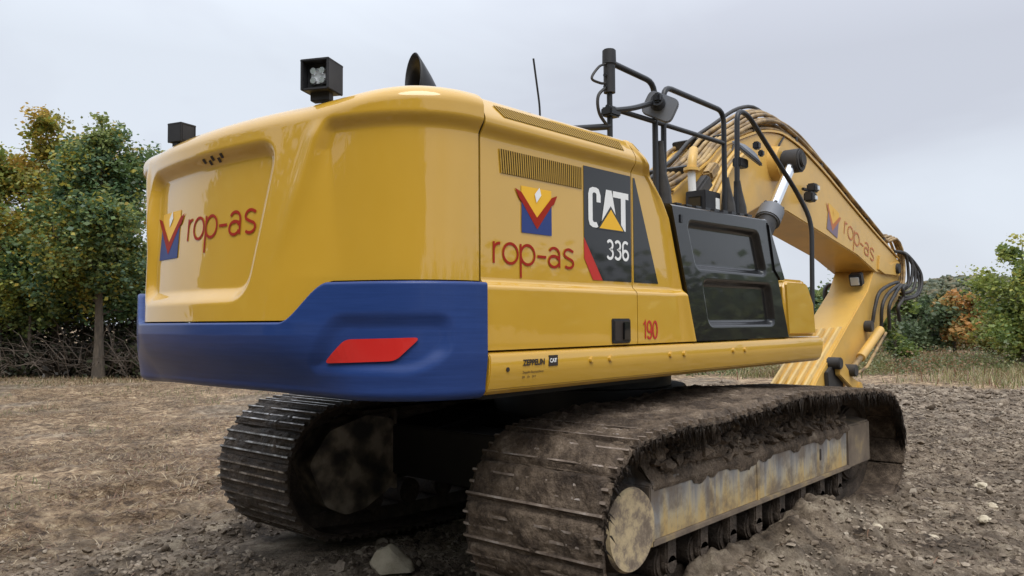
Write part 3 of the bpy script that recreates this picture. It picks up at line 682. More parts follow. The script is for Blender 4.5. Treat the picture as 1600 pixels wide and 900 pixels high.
MB().obox((.255, YR, 2.845), (.14, .07, .07), None, .008).build('clamp', m_rail, m2o)
MB().obox(ctr+r_*.075+u_*.06, (.06, .05, .06), None, .01).build('swivel_knob', m_rail, m2o)
MB().obox(ctr+r_*.11-u_*.0, (.05, .04, .05), None, .01).build('swivel_knob', m_rail, m2o)
# camera / lamp box on the tank top
work = MB(); work.box((-.26, -1.24, 2.40), (-.02, -1.08, 2.585), .006); wo = work.build('camera_box', m_plastic, ex)
MB().box((-.275, -1.21, 2.45), (-.262, -1.11, 2.54), .003).build('box_glass', m_black, wo)
MB().box((-.105, -1.2455, 2.455), (-.045, -1.239, 2.54), .003).build('white_sticker', m_white, wo)
# ---- boom
YB0, YB1 = -.48, .10
top = [(.58, 2.74), (.9, 2.92), (1.24, 3.10), (1.5, 3.28), (1.94, 3.44), (2.39, 3.58), (2.82, 3.645), (3.08, 3.635), (3.45, 3.58), (3.80, 3.49), (4.28, 3.35), (5.3, 3.02), (6.14, 2.76), (6.64, 2.62), (7.0, 2.51)]
tops = [(v.x, v.y) for v in spline([Vector((a, b_, 0)) for a, b_ in top], 3)]
bot = [(7.08, 2.42), (7.04, 2.30), (6.9, 2.25), (6.7, 2.25), (6.0, 2.28), (5.27, 2.47), (4.06, 2.66), (3.04, 2.82), (2.45, 2.84), (1.95, 2.66), (1.4, 2.30), (.75, 1.80), (.45, 1.60), (.2, 1.6), (.1, 1.78), (.2, 2.1)]
bo = MB(); bo.prism(tops+bot, YB0, YB1, 'y', .012, 2); boom = bo.build('boom', m_boom, ex, 30)
# top and bottom plates stand a little proud of the side plates
fl = MB()
tp = [Vector((a, 0, b_)) for a, b_ in tops]
for p_, q_ in zip(tp[:-1], tp[1:]):
    nrm = Vector((-(q_-p_).z, 0, (q_-p_).x)).normalized()
    fl.poly([(p_.x, YB0-.02, p_.z), (q_.x, YB0-.02, q_.z), (q_.x, YB0-.02, q_.z+.022), (p_.x, YB0-.02, p_.z+.022)])
    fl.poly([(p_.x, YB0-.02, p_.z+.022), (q_.x, YB0-.02, q_.z+.022), (q_.x, YB1+.02, q_.z+.022), (p_.x, YB1+.02, p_.z+.022)])
    fl.poly([(p_.x, YB0-.02, p_.z), (p_.x, YB0, p_.z), (q_.x, YB0, q_.z), (q_.x, YB0-.02, q_.z)])
fl.build('top_flange', m_boom, boom, 30)
pp = MB(); pp.prism([(6.05, 2.32), (6.10, 2.52), (6.55, 2.42), (6.98, 2.48), (7.06, 2.38), (7.0, 2.27), (6.3, 2.27)], YB0-.022, YB0, 'y', .006); pp.build('boss_plate', m_boom, boom)
MB().cyl((6.86, YB0-.06, 2.37), (6.86, YB1+.06, 2.37), .075, seg=20, bev=.008).build('pivot_pin', m_steel, boom)
# faded emblem and lettering on the boom side, sloping with the boom
bt = Vector((1.0, 0, -.27)).normalized(); bn = Vector((.27, 0, 1.0)).normalized(); bo0 = Vector((4.19, YB0-.004, 2.73))
bplace = lambda x, z, k=0: bo0+bt*x+bn*z+Vector((0, -k, 0))
bem = empty('boom_emblem', bo0); bem.parent = boom
def P_boom(poly, m, nm, lay):
    o = MB().poly([bplace(x, z)+Vector((0, -.0012*lay, 0)) for x, z in poly]).build(nm, m, boom, 0); o.parent = bem; o.matrix_parent_inverse = bem.matrix_basis.inverted()
emblem(boom, P_boom, m_goldf, m_navyf, m_redf, m_goldf, .0, .36, .0, .33)
text('lettering', 'rop-as', .56, .14, .17, 1.18, m_redf, boom, bplace, .13)
# boom cylinders: barrel low, chrome rod up to the boss
def boom_cyl(y):
    A = Vector((1.05, y, 1.55)); B = Vector((2.72, y, 3.30)); d = (B-A).normalized(); j = A+d*1.62
    o = MB().cyl(A, j, .098, seg=22, bev=.006).build('boom_cylinder', m_steel if y < 0 else m_boom, ex)
    MB().cyl(j-d*.16, j+d*.02, .125, seg=22, bev=.012).build('cylinder_gland', m_greypl, o)
    for k in range(6):
        a = k*math.pi/3; pr2 = d.orthogonal().normalized(); v = Matrix.Rotation(a, 3, d) @ pr2
        MB().cyl(j+v*.10, j+v*.10+d*.045, .018, seg=6).build('bolt', m_steel, o)
    MB().cyl(j, B, .056, seg=22).build('piston_rod', m_chrome, o)
    MB().cyl(B+Vector((0, -.10, 0)), B+Vector((0, .09, 0)), .125, seg=24, bev=.015).build('rod_eye', m_steel, o)
    MB().cyl(B+Vector((0, -.125, 0)), B+Vector((0, -.10, 0)), .075, seg=20, bev=.01).build('pin_cap', m_steel, o)
boom_cyl(-.68); boom_cyl(.30)
MB().cyl((2.72, YB0-.1, 3.30), (2.72, YB0+.05, 3.30), .17, .2, seg=24).build('boom_boss', m_boom, boom)
# white riser pipe at the boom foot
wp = MB(); wp.tube(rpath([(.73, -.60, 2.56), (.71, -.60, 2.93)], .03), .034, 12); wpo = wp.build('riser_pipe', m_white, ex)
w2 = MB(); w2.tube(rpath([(.71, -.60, 2.93), (.725, -.60, 3.03), (.83, -.56, 3.14)], .08), .042, 12); w2.cyl((.71, -.60, 2.93), (.712, -.60, 2.955), .07, seg=14); w2.build('pipe_elbow', m_boom, wpo)
# work lamp on the boom side
bl = MB(); bl.obox((3.47, YB0-.09, 3.02), (.15, .10, .11), None, .015); blo = bl.build('boom_lamp', m_plastic, boom)
MB().obox((3.55, YB0-.09, 3.13), (.13, .10, .10), None, .015).build('lamp_head', m_plastic, blo); MB().obox((3.40, YB0-.06, 3.10), (.14, .03, .03), None, .005).build('lamp_bracket', m_rail, blo)
MB().obox((3.50, YB0-.145, 3.01), (.07, .012, .045), None, .004).build('lamp_glass', m_lens, blo); MB().obox((3.58, YB0-.145, 3.13), (.06, .012, .05), None, .004).build('lamp_glass', m_lens, blo)
# ---- hydraulic lines over the boom
def topz(x): return float(np.interp(x, [t[0] for t in tops], [t[1] for t in tops]))
def line(nm, y0, h0, x0, x1, r, m, wob=.02, parent=boom, tail=None, hump=0.0):
    pts = []; n = 26; ph = random.uniform(0, 6)
    for i in range(n+1):
        x = x0+(x1-x0)*i/n
        pts.append((x, y0+wob*math.sin(x*2.1+ph), topz(x)+h0*float(.35+.65*sstep(.9, 3.0, x))+hump*math.exp(-((x-2.9)/.9)**2)+wob*.7*math.sin(x*3.3+ph)))
    if tail: pts += tail
    return MB().tube(spline(pts, 2), r, 8).build(nm, m, parent, 60)
yy = [-.46, -.40, -.33, -.26, -.18, -.10, -.02, .06]
for i, y in enumerate(yy):
    line('hydraulic_pipe', y, .05+.04*(i % 3), .45+.05*i, 6.3+.05*i, .018+.004*(i % 2), m_pipe, .006, hump=.03*(i % 2))
for i, y in enumerate((-.475, -.44, -.40, -.34, -.27, -.18)):
    line('hydraulic_hose', y, .11+.030*i, .5, 6.6, .021, m_rubber if i == 5 else m_pipe, .014, hump=.015+.012*i,
         tail=[(6.85, y-.03, 2.80+.02*i), (7.05+.02*i, y-.05, 2.66), (7.10+.02*i, y-.06, 2.42), (7.02+.02*i, y-.07, 2.20), (6.85, y-.08, 2.10)])
for i, x in enumerate((.9, 1.6, 2.25, 3.35, 4.1, 4.9, 5.7, 6.4)):
    MB().obox((x, -.2, topz(x)+.06), (.06, .56, .10), Matrix.Rotation(math.atan2(topz(x-.1)-topz(x+.1), .2), 3, 'Y'), .008).build('pipe_clamp', m_steel, boom)
for i, x in enumerate((2.6, 3.1, 3.5, 4.6)):
    MB().obox((x, -.25+.05*i, topz(x)+.20), (.12, .18, .05), Matrix.Rotation(math.atan2(topz(x-.1)-topz(x+.1), .2), 3, 'Y'), .008).build('hose_strap', m_rubber, boom)
MB().obox((.95, YB0-.07, 2.80), (.34, .10, .13), Matrix.Rotation(R_(-38), 3, 'Y'), .02).build('valve_block', m_steel, boom)
MB().obox((1.18, YB0-.06, 3.0), (.2, .10, .10), Matrix.Rotation(R_(-38), 3, 'Y'), .02).build('valve_block', m_pipe, boom)
for k in range(5):
    a = Vector((.55+.09*k, YB0-.06-.02*k, 2.42+.04*k)); MB().tube(spline([a, a+Vector((.25, -.02, .24)), a+Vector((.62, .04, .52)), a+Vector((1.05, .08, .86-.03*k))], 5), .021, 8).build('hydraulic_hose', m_pipe if k % 2 else m_boom, boom, 60)
MB().tube(spline([(2.95, YB0-.015, 3.62), (2.82, YB0-.02, 3.52), (2.74, YB0-.02, 3.40), (2.74, YB0-.05, 3.33)], 5), .011, 6).build('grease_line', m_rubber, boom)
MB().tube(spline([(1.75, YB0-.012, 3.35), (1.60, YB0-.014, 3.0), (1.66, YB0-.014, 2.8)], 5), .009, 6).build('grease_line', m_rubber, boom)
# ---- stick (dipper), folded back under the boom
sp = [(6.95, 2.55), (7.25, 2.30), (7.22, 2.02), (6.6, 1.72), (5.35, 1.08), (4.6, .72), (4.15, .50), (3.55, .50), (3.42, .62), (3.88, .97), (5.70, 2.03), (5.95, 2.30), (6.5, 2.5)]
YS0, YS1 = -.46, .06
stk = MB().prism(sp, YS0, YS1, 'y', .014).build('stick', m_boom, ex, 30)
d1 = (Vector((5.70, 0, 2.03))-Vector((3.88, 0, .97))); dl = d1.normalized(); nn = Vector((-dl.z, 0, dl.x))
for k in range(5):                                            # raised wear strips on the stick's underside face
    y = YS0+.055+k*.098; wv = .042
    a = Vector((3.55, 0, .70))+nn*.03; b_ = Vector((3.88, 0, .97))+dl*(1.15-.02*k)
    mbs = MB(); a = Vector((3.88, 0, .97))-dl*.45
    for (p_, q_) in ((a, b_),):
        h_ = nn*.045
        vs = [p_+Vector((0, y, 0)), q_+Vector((0, y, 0)), q_+Vector((0, y+wv, 0)), p_+Vector((0, y+wv, 0))]
        tv = [v+h_ for v in vs]; tv[1] -= dl*.07; tv[2] -= dl*.07
        tv = [tv[0]+Vector((0, .008, 0)), tv[1]+Vector((0, .008, 0)), tv[2]-Vector((0, .008, 0)), tv[3]-Vector((0, .008, 0))]
        for i in range(4): mbs.poly([vs[i], vs[(i+1) % 4], tv[(i+1) % 4], tv[i]])
        mbs.poly(tv)
    mbs.build('wear_strip', m_wear, stk, 0, recalc=True)
wl = MB().obox((5.66, -.33, 2.18), (.12, .16, .17), Matrix.Rotation(R_(-20), 3, 'Y'), .012).build('stick_lamp', m_plastic, stk)
MB().obox((5.59, -.33, 2.15), (.02, .11, .11), Matrix.Rotation(R_(-20), 3, 'Y'), .004).build('lamp_glass', m_lens, wl)
MB().tube(spline([(5.80, .12, 1.80), (5.78, .14, 2.02), (5.92, .14, 2.12), (6.15, .12, 2.10), (6.35, .1, 2.02)], 6), .032, 8).build('hydraulic_hose', m_rubber, stk, 60)
for k, (a, b_, c) in enumerate(((5.75, 1.60, 2.10), (5.95, 1.50, 2.06), (6.15, 1.50, 2.05), (6.45, 1.62, 2.02))):
    y = YS0-.05-.03*k
    MB().tube(spline([(6.95, y, 2.12), (6.6, y-.05, c+.06), (a+.18, y-.04, c-.08), (a, y-.02, 1.80), (a-.05+.06*k, y, b_)], 7), .025, 8).build('hydraulic_hose', m_rubber, stk, 60)
for k in range(5):
    jx, jz = random.uniform(-.10, .10), random.uniform(-.12, .12)
    MB().tube(spline([(6.75+.06*k, YS0-.03, 2.62), (7.08+.03*k, YS0-.10, 2.58), (7.18+.025*k+jx*.6, YS0-.12-.03*k, 2.35+jz), (7.10+jx*.6, YS0-.12-.03*k, 2.14-.03*k+jz*.5), (6.92-.06*k, YS0-.10, 2.10-.05*k)], 7), .022, 8).build('hydraulic_hose', m_rubber, stk, 60)
# bucket linkage at the end of the stick
MB().cyl((4.25, YS0-.14, 1.12), (4.25, YS0+.02, 1.12), .072, seg=20, bev=.01).build('linkage_pin', m_steel, stk)
MB().cyl((5.55, YS0-.10, 1.55), (5.55, YS0, 1.55), .075, seg=18, bev=.01).build('valve_cover', m_steel, stk)
bc = MB().cyl((5.78, YS0-.12, 1.50), (4.98, YS0-.12, 1.16), .058, seg=18, bev=.005).build('bucket_cylinder', m_boom, ex)
MB().cyl((4.98, YS0-.12, 1.16), (4.62, YS0-.12, 1.02), .036, seg=16).build('piston_rod', m_pipe, bc); MB().cyl((4.62, YS0-.19, 1.02), (4.62, YS0-.05, 1.02), .075, seg=18, bev=.008).build('rod_eye', m_steel, bc)
MB().tube([(5.85, YS0-.17, 1.46), (5.0, YS0-.19, 1.05), (4.7, YS0-.17, .98)], .018, 8).build('hydraulic_pipe', m_pipe, bc)
MB().prism([(4.22, 1.14), (4.34, 1.17), (4.72, .92), (4.98, .84), (4.93, .74), (4.66, .80), (4.25, .98)], YS0-.12, YS0-.06, 'y', .01).build('link_arm', m_boom, ex)
MB().cyl((4.91, YS0-.14, .79), (4.91, YS0-.05, .79), .075, seg=18, bev=.01).build('link_pin', m_boom, ex)
MB().prism([(4.05, 1.02), (4.35, 1.15), (4.62, 1.02), (4.5, .7), (4.1, .55)], YS0-.05, YS0-.004, 'y', .008).build('side_plate', m_steel, ex)
MB().prism([(3.5, .55), (4.6, .75), (4.95, .4), (4.6, .05), (3.6, .0), (3.2, .2)], -.75, .35, 'y', .03).build('bucket', m_steel, ex)

# ================================================================== TRACKS
def track_path():
    A = Vector((-1.90, 0, .56)); ra = .46; B = Vector((1.97, 0, .53)); rb = .44; pts = []
    for k in range(0, 17):                    # rear wrap from bottom to top
        a = R_(-100-k*160/16); pts.append((A.x+ra*math.cos(a), A.z+ra*math.sin(a)))
    pts += [(-1.55, 1.045), (-1.1, 1.035), (-.6, 1.055), (.05, 1.095), (.6, 1.065), (1.2, 1.04), (1.6, 1.02)]
    for k in range(0, 15):
        a = R_(80-k*160/14); pts.append((B.x+rb*math.cos(a), B.z+rb*math.sin(a)))
    pts += [(1.5, .035), (.8, .03), (0, .03), (-.8, .03), (-1.4, .05)]
    P = np.array(pts+pts[:1]); s = np.concatenate([[0], np.cumsum(np.hypot(*np.diff(P, axis=0).T))])
    t = np.linspace(0, s[-1], 601)[:-1]; Q = np.stack([np.interp(t, s, P[:, 0]), np.interp(t, s, P[:, 1])], 1)
    for _ in range(4): Q = .25*np.roll(Q, 1, 0)+.5*Q+.25*np.roll(Q, -1, 0)
    T = np.roll(Q, -1, 0)-np.roll(Q, 1, 0); T /= np.linalg.norm(T, axis=1)[:, None]
    Nn = np.stack([-T[:, 1], T[:, 0]], 1)
    if (Nn[300]*(Q[300]-Q.mean(0))).sum() < 0: Nn = -Nn
    return Q, T, Nn
TQ, TT, TN = track_path()
NSH = 49; PITCH = 600/NSH
def shoe_mesh(width):
    p_ = PITCH*.0; L_ = np.hypot(*np.diff(TQ, axis=0).T).mean()*PITCH; h = L_/2
    sec = [(-h*.96, 0), (-h*.96, .012), (-.078, .016), (-.070, .040), (-.058, .040), (-.050, .016), (-.014, .016), (-.007, .036), (.007, .036), (.014, .016), (.050, .016), (.058, .040), (.070, .040), (.078, .016), (h*.93, .012), (h*1.0, .004), (h*.93, 0)]
    bm = bmesh.new(); hw = width/2; n = len(sec)
    va = [bm.verts.new((x, -hw, z)) for x, z in sec]; vb = [bm.verts.new((x, hw, z)) for x, z in sec]
    for i in range(n):
        f = bm.faces.new((va[i], va[(i+1) % n], vb[(i+1) % n], vb[i])); f.material_index = 1 if i in (3, 7, 11) else 0
    bm.faces.new(va[::-1]); bm.faces.new(vb); bmesh.ops.recalc_face_normals(bm, faces=bm.faces)
    me = bpy.data.meshes.new('track_shoe'); bm.to_mesh(me); bm.free(); me.materials.append(m_mudd); me.materials.append(m_shine); return me
m_ridge = add_noise(mat('muddy_grouser_edge', (.3, .24, .19), .7), [(.10, .075, .058), (.22, .175, .14), (.42, .37, .33)], 12, 7, .65, (.34, .72))
def build_track(sgn, yc, width, label, mudf, motor):
    tr = empty('crawler_track', (0, yc, 0)); tr.parent = ex; tr['label'] = label
    me = shoe_mesh(width)
    if sgn < 0: me.materials[0] = m_mud; me.materials[1] = m_ridge
    for k in range(NSH):
        i = int(k*PITCH) % 600; p_, t_, n_ = TQ[i], TT[i], TN[i]
        o = bpy.data.objects.new('track_shoe', me); COL.objects.link(o); o.parent = tr
        y2 = Vector((n_[1]*t_[0]-n_[0]*t_[1], 0, 0)); X = Vector((t_[0], 0, t_[1])); Z = Vector((n_[0], 0, n_[1])); Yv = Z.cross(X)
        o.matrix_local = Matrix.Translation((p_[0], 0, p_[1])) @ Matrix((X, Yv, Z)).transposed().to_4x4()
    # chain rails under the shoes
    ch = []
    for (y0, d0) in ((-.14, -.002), (-.14, -.11), (.14, -.11), (.14, -.002)):
        ch.append(np.stack([TQ[:, 0]+TN[:, 0]*d0, np.full(600, y0), TQ[:, 1]+TN[:, 1]*d0], 1))
    grid_mesh('track_chain', np.stack(ch+[ch[0]], 1)[::3], m_mudd, tr, 40, wrap=True)
    o_ = -sgn                                                    # outward side (+1 / -1 in Y)
    oy = lambda d: o_*d if True else d
    return tr
def mud_coat(tr, yc, width, tfun, name, m, nv=64, seed=0, saw=0.0):
    """caked mud over the shoes; thickness above the plate from tfun(x, z, v)"""
    us = np.arange(0, 600); fine = 2
    t = np.arange(0, 600, 1/fine); Q = np.stack([np.interp(t, np.arange(601), np.append(TQ[:, k], TQ[0, k])) for k in (0, 1)], 1)
    Nn = np.stack([np.interp(t, np.arange(601), np.append(TN[:, k], TN[0, k])) for k in (0, 1)], 1)
    v = np.linspace(-.5, .5, nv)*width*.985; U, V = np.meshgrid(t*np.hypot(*np.diff(TQ, axis=0).T).mean(), v, indexing='ij')
    X = np.repeat(Q[:, :1], nv, 1); Z = np.repeat(Q[:, 1:], nv, 1)
    ph = (t/PITCH)%1.0; gap = np.exp(-((np.minimum(ph, 1-ph)-.5)/.07)**2)[:, None]     # joint between neighbouring shoes
    n1 = fbm(U*5, V*5, 3+seed, 4); n2 = fbm(U*19, V*19, 9+seed, 3); n3 = np.abs(fbm(U*42, V*42, 1+seed, 2))
    th = tfun(X, Z, V, n1)+.012*n2+.010*n3-.034*gap*(.7+.4*n1)+saw*(((t/PITCH+.5) % 1.0)-.5)[:, None]
    edgef = sstep(width*.5, width*.455, np.abs(V)+.02*n1); th = th*edgef-.012*(1-edgef)
    P = np.stack([X+Nn[:, :1]*th, V+.012*n2*(1-edgef), Z+Nn[:, 1:]*th], -1)
    o = grid_mesh(name, P, m, tr, 180, wrap=True); o['kind'] = 'stuff'; return o
near = build_track(-1, -1.345, .90, 'near crawler track with mud filling its shoes', 1, False)
far = build_track(1, 1.27, .90, 'far crawler track with bright worn grouser edges', .5, True)
mud_coat(near, -1.345, .90, lambda X, Z, V, n1: .038+.018*n1+.026*sstep(.85, 1.0, Z)*sstep(1.0, .0, X)*sstep(-1.9, -1.2, X)-.036*sstep(-.7, .5, X+.5*n1)*sstep(.8, .95, Z), 'mud_cake', m_mud, 84, 0, .018)
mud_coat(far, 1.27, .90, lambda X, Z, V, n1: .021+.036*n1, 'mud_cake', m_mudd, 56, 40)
# fringe of mud and roots hanging over the outer edge of the near track
def fringe(tr, width, seed, n=2600):
    r2 = np.random.default_rng(seed); idx = r2.integers(0, 600, n); keep = TQ[idx, 1] > .55; idx = idx[keep]; n = len(idx)
    b = np.stack([TQ[idx, 0]+r2.normal(0, .01, n), -width/2+r2.uniform(-.015, .05, n), TQ[idx, 1]-r2.uniform(-.02, .02, n)], 1)
    ln = r2.uniform(.03, .13, n)*np.clip(1+.8*vnoise(TQ[idx, 0]*3, TQ[idx, 0]*0+seed), .3, 2)
    tip = b+np.stack([r2.normal(0, .015, n), r2.normal(0, .015, n), -ln], 1); w_ = r2.uniform(.004, .016, n)
    a = b+np.stack([w_, 0*w_, 0*w_], 1); c = b-np.stack([w_, 0*w_, 0*w_], 1); d = b+np.stack([0*w_, w_*1.4, 0*w_], 1)
    V = np.stack([a, c, d, tip], 1).reshape(-1, 3); k = np.arange(n)[:, None]*4
    F = np.concatenate([k+np.array([0, 1, 3]), k+np.array([1, 2, 3]), k+np.array([2, 0, 3])])
    o = np_mesh('mud_fringe', V, F, m_mudd, tr, 0); o['kind'] = 'stuff'
fringe(near, .90, 5)
# track frames, rollers, idlers, sprockets
def frame(tr, s, dirty):
    """s = -1: outward is -Y (near track); local y"""
    y = lambda d: s*d                                            # d: positive outwards
    def pr(sec, x0, x1, nm, m, bev=.008):
        return MB().prism([(y(a), b_) for a, b_ in sec], x0, x1, 'x', bev).build(nm, m, tr, 30, recalc=True)
    fo = pr([(.285, .425), (.285, .745), (.10, .90), (-.12, .90), (-.30, .75), (-.30, .425)], -1.66, 1.38, 'track_frame', m_frame if dirty else m_under)
    pr([(.300, .40), (.300, .43), (-.31, .43), (-.31, .40)], -1.68, 1.42, 'bottom_flange', m_flange if dirty else m_under, .004)
    pr([(.296, .40), (.296, .755), (.02, .80), (-.02, .40)], 1.38, 1.93, 'idler_yoke', m_flange if dirty else m_under, .012)
    if dirty:
        MB().prism([(-.345, .43), (-.315, .43), (-.315, .75), (-.345, .75)], y(.285), y(.292), 'y').build('weld_rib', m_frame, fo, recalc=True)
        MB().prism(round_poly([(.78, .545), (.82, .545), (.82, .635), (.78, .635)], .015, 3), y(.27), y(.2865), 'y').build('slot', m_dk, fo, recalc=True)
        MB().prism([(-1.70, .40), (-1.655, .40), (-1.655, .76), (-1.70, .73)], y(-.1), y(.296), 'y', .006).build('end_plate', m_frame, fo, recalc=True)
    for k in range(8):
        x = -1.42+k*.385; o = MB().cyl((x, y(-.2), .245), (x, y(.215), .245), .105, seg=18, bev=.012).build('track_roller', m_mudd, tr)
        MB().cyl((x, y(.215), .245), (x, y(.262), .245), .06, seg=14, bev=.01).build('roller_cap', m_mudd, o)
        MB().box((x-.055, min(y(.20), y(.262)), .25), (x+.055, max(y(.20), y(.262)), .402), .01).build('roller_bracket', m_mudd, o)
    for x in (-.75, .12):
        o = MB().cyl((x, y(-.05), .965), (x, y(.20), .965), .078, seg=18, bev=.01).build('carrier_roller', m_mud, tr); MB().obox((x, y(.0), .90), (.10, .10, .12), None, .01).build('roller_bracket', m_mudd, o)
    o = MB().cyl((-1.90, y(-.11), .56), (-1.90, y(.11), .56), .36, seg=30).build('drive_sprocket', m_mudd, tr)
    for k in range(18):
        a = k*2*math.pi/18; MB().obox((-1.90+.38*math.cos(a), 0, .56+.38*math.sin(a)), (.09, .07, .05), Matrix.Rotation(-a, 3, 'Y'), .01).build('tooth', m_mudd, o)
    MB().cyl((1.97, y(-.12), .53), (1.97, y(.12), .53), .33, seg=30, bev=.02).build('idler_wheel', m_mudd, tr)
    # final drive cover on the outside
    fd = MB().cyl((-1.89, y(.10), .535), (-1.89, y(.285), .535), .245, .225, seg=40).build('final_drive_housing', m_mudd, tr)
    MB().cyl((-1.89, y(.285), .535), (-1.89, y(.306), .535), .222, .212, seg=44).build('final_drive_cover', m_disc if dirty else m_steel, tr)
frame(near, -1, True); frame(far, 1, False)
# guard over the far track's motor (its inner side faces the camera)
gp = round_poly([(-2.12, .62), (-1.98, .30), (-1.80, .205), (-1.62, .22), (-1.335, .36), (-1.335, .88), (-1.60, .93), (-1.95, .84)], .045, 4)
MB().prism(gp, -.335, -.10, 'y', 0).build('motor_guard', m_discd, far, 50, recalc=True)
MB().cyl((-1.72, -.334, .52), (-1.72, -.345, .52), .06, seg=20).build('guard_cap', m_discd, far); MB().box((-1.333, -.342, .33), (-1.30, -.09, .95), .006).build('end_plate', m_discd, far)
# X frame between the tracks and slew ring
xf = MB(); xf.box((-.75, -1.0, .48), (.75, 1.0, .92), .03)
for sy in (-1, 1):
    for sx2 in (-1, 1): xf.prism([(sx2*.5, .46), (sx2*1.32, .44), (sx2*1.32, .84), (sx2*.5, .94)], sy*.45, sy*1.06, 'y', .015)
xf.build('undercarriage_frame', m_under, ex, 30, recalc=True)
MB().box((-1.34, -1.06, .445), (-.98, 1.02, .835), .012).build('cross_beam', m_under, ex)
MB().cyl((0, 0, .92), (0, 0, 1.12), .80, seg=48, bev=.01).build('slew_ring', m_under, ex); MB().cyl((0, 0, 1.12), (0, 0, 1.31), .68, seg=48).build('slew_bearing', m_steel, ex)
MB().box((-2.5, -1.15, 1.235), (-.75, 1.2, 1.30), .02).build('belly_plate', m_under, ex)
# mud heaped on the near track frame
ux = np.linspace(-1.68, 1.42, 420); vy = np.linspace(0, 1, 64); U, V = np.meshgrid(ux, vy, indexing='ij')
yb = -.285+.46*V; base = np.interp(V, [0, .42, 1], [.742, .90, .92])
hm = (.02+.085*np.sin(np.clip(V*1.1, 0, 1)*math.pi)**.7)*(1+.9*fbm(U*2.3, V*1.5, 3, 3))*sstep(1.45, 1.2, U)*sstep(-1.70, -1.5, U)
hm = hm+.07*sstep(.2, -.9, U)*np.sin(np.clip(V, 0, 1)*math.pi)
hm = hm+.045*fbm(U*8, V*4, 7, 4)+.045*np.abs(fbm(U*15, V*7, 9, 4))+.02*fbm(U*38, V*17, 12, 2); hm[:, 0] = -.01
drip = .05*np.clip(fbm(U[:, 0]*6, U[:, 0]*0, 4, 4), 0, 1)
P = np.stack([U, yb, base+hm], -1); sk0 = P[:, :1].copy(); sk0[..., 1] -= .016; sk0[:, 0, 2] -= .5*drip+.012
sk1 = sk0.copy(); sk1[..., 1] += .012; sk1[:, 0, 2] -= drip+.02; P[:, 0, 1] -= .016; P = np.concatenate([sk1, sk0, P], 1)
o = grid_mesh('mud_heap', P, m_mud, near, 180); o['kind'] = 'stuff'
P2 = P.copy(); P2[..., 1] *= -1; P2[..., 1] -= .0; o = grid_mesh('mud_heap', P2, m_mudd, far, 180); o['kind'] = 'stuff'  # mirrored copy, added to block light coming over the far frame
MB().box((-1.62, -.30, .86), (1.35, -.12, .955), .03).build('inner_light_block', m_mudd, far)  # added box, stops light showing between far frame and chain
# lumps of earth thrown about on the frame and the track
def lump_mesh(n, pos, size, seed, squash=.7):
    """n small irregular stones/clods: jittered 12-face polyhedra"""
    r2 = np.random.default_rng(seed); ph = (1+5**.5)/2
    iv = np.array([(-1, ph, 0), (1, ph, 0), (-1, -ph, 0), (1, -ph, 0), (0, -1, ph), (0, 1, ph), (0, -1, -ph), (0, 1, -ph), (ph, 0, -1), (ph, 0, 1), (-ph, 0, -1), (-ph, 0, 1)])/1.9
    fc = np.array([(0, 11, 5), (0, 5, 1), (0, 1, 7), (0, 7, 10), (0, 10, 11), (1, 5, 9), (5, 11, 4), (11, 10, 2), (10, 7, 6), (7, 1, 8), (3, 9, 4), (3, 4, 2), (3, 2, 6), (3, 6, 8), (3, 8, 9), (4, 9, 5), (2, 4, 11), (6, 2, 10), (8, 6, 7), (9, 8, 1)])
    V = iv[None]*r2.uniform(.62, 1.25, (n, 12, 1))*size[:, None, None]*np.stack([r2.uniform(.7, 1.4, n), r2.uniform(.7, 1.4, n), r2.uniform(.45, 1.0, n)*squash/.7], 1)[:, None]
    a = r2.uniform(0, 6.28, n); c, s = np.cos(a)[:, None], np.sin(a)[:, None]
    V = np.stack([V[..., 0]*c-V[..., 1]*s, V[..., 0]*s+V[..., 1]*c, V[..., 2]], -1)+pos[:, None]
    return V.reshape(-1, 3), (fc[None]+np.arange(n)[:, None, None]*12).reshape(-1, 3)
n = 1500; x = rng.uniform(-1.6, 1.35, n); v = rng.uniform(0.0, .5, n)
pos = np.stack([x, -.285+.46*v, np.interp(v, [0, .42, 1], [.75, .93, .99])+rng.uniform(-.02, .05, n)], 1)
pos[:, 2] += .03+.085*np.sin(v*1.1*math.pi)**.7*sstep(0, .1, v)+.06*np.sin(v*math.pi)*sstep(.2, -.9, x)
pos[:, 2] = np.minimum(pos[:, 2], .965)
V, F = lump_mesh(n, pos, np.minimum(rng.gamma(2, .014, n)+.008, .055), 3); o = np_mesh('mud_lumps', V, F, m_mud, near, 40); o['kind'] = 'stuff'

# ================================================================== GROUND COVER
def scatter(n, lo, hi, dens=None):
    x = rng.uniform(lo[0], hi[0], n); y = rng.uniform(lo[1], hi[1], n); return x, y
def in_view(x, y, marg=1.15):
    dx, dy = x+5.537, y+4.025; dep = dx*f_.x+dy*f_.y; lat = dx*r_.x+dy*r_.y; return (dep > 3.5) & (np.abs(lat) < dep*.634*marg+.3)
def clods(name, n, lo, hi, sz, m, seed, label, cond):
    x, y = scatter(n, lo, hi); k = in_view(x, y) & cond(x, y); x, y = x[k], y[k]
    s = rng.gamma(2.0, sz, len(x))+.006; z = ground_h(x, y)+s*.15
    V, F = lump_mesh(len(x), np.stack([x, y, z], 1), s, seed); o = np_mesh(name, V, F, m, None, 50); tag(o, label, kind='stuff')
m_clod = add_noise(mat('clod_earth', (.14, .115, .095), .95, spec=.2), [(.06, .045, .032), (.19, .15, .112), (.39, .325, .25)], 2.8, 8, .75, (.34, .66), bump=.6, bump_scale=40, bump_dist=.02)
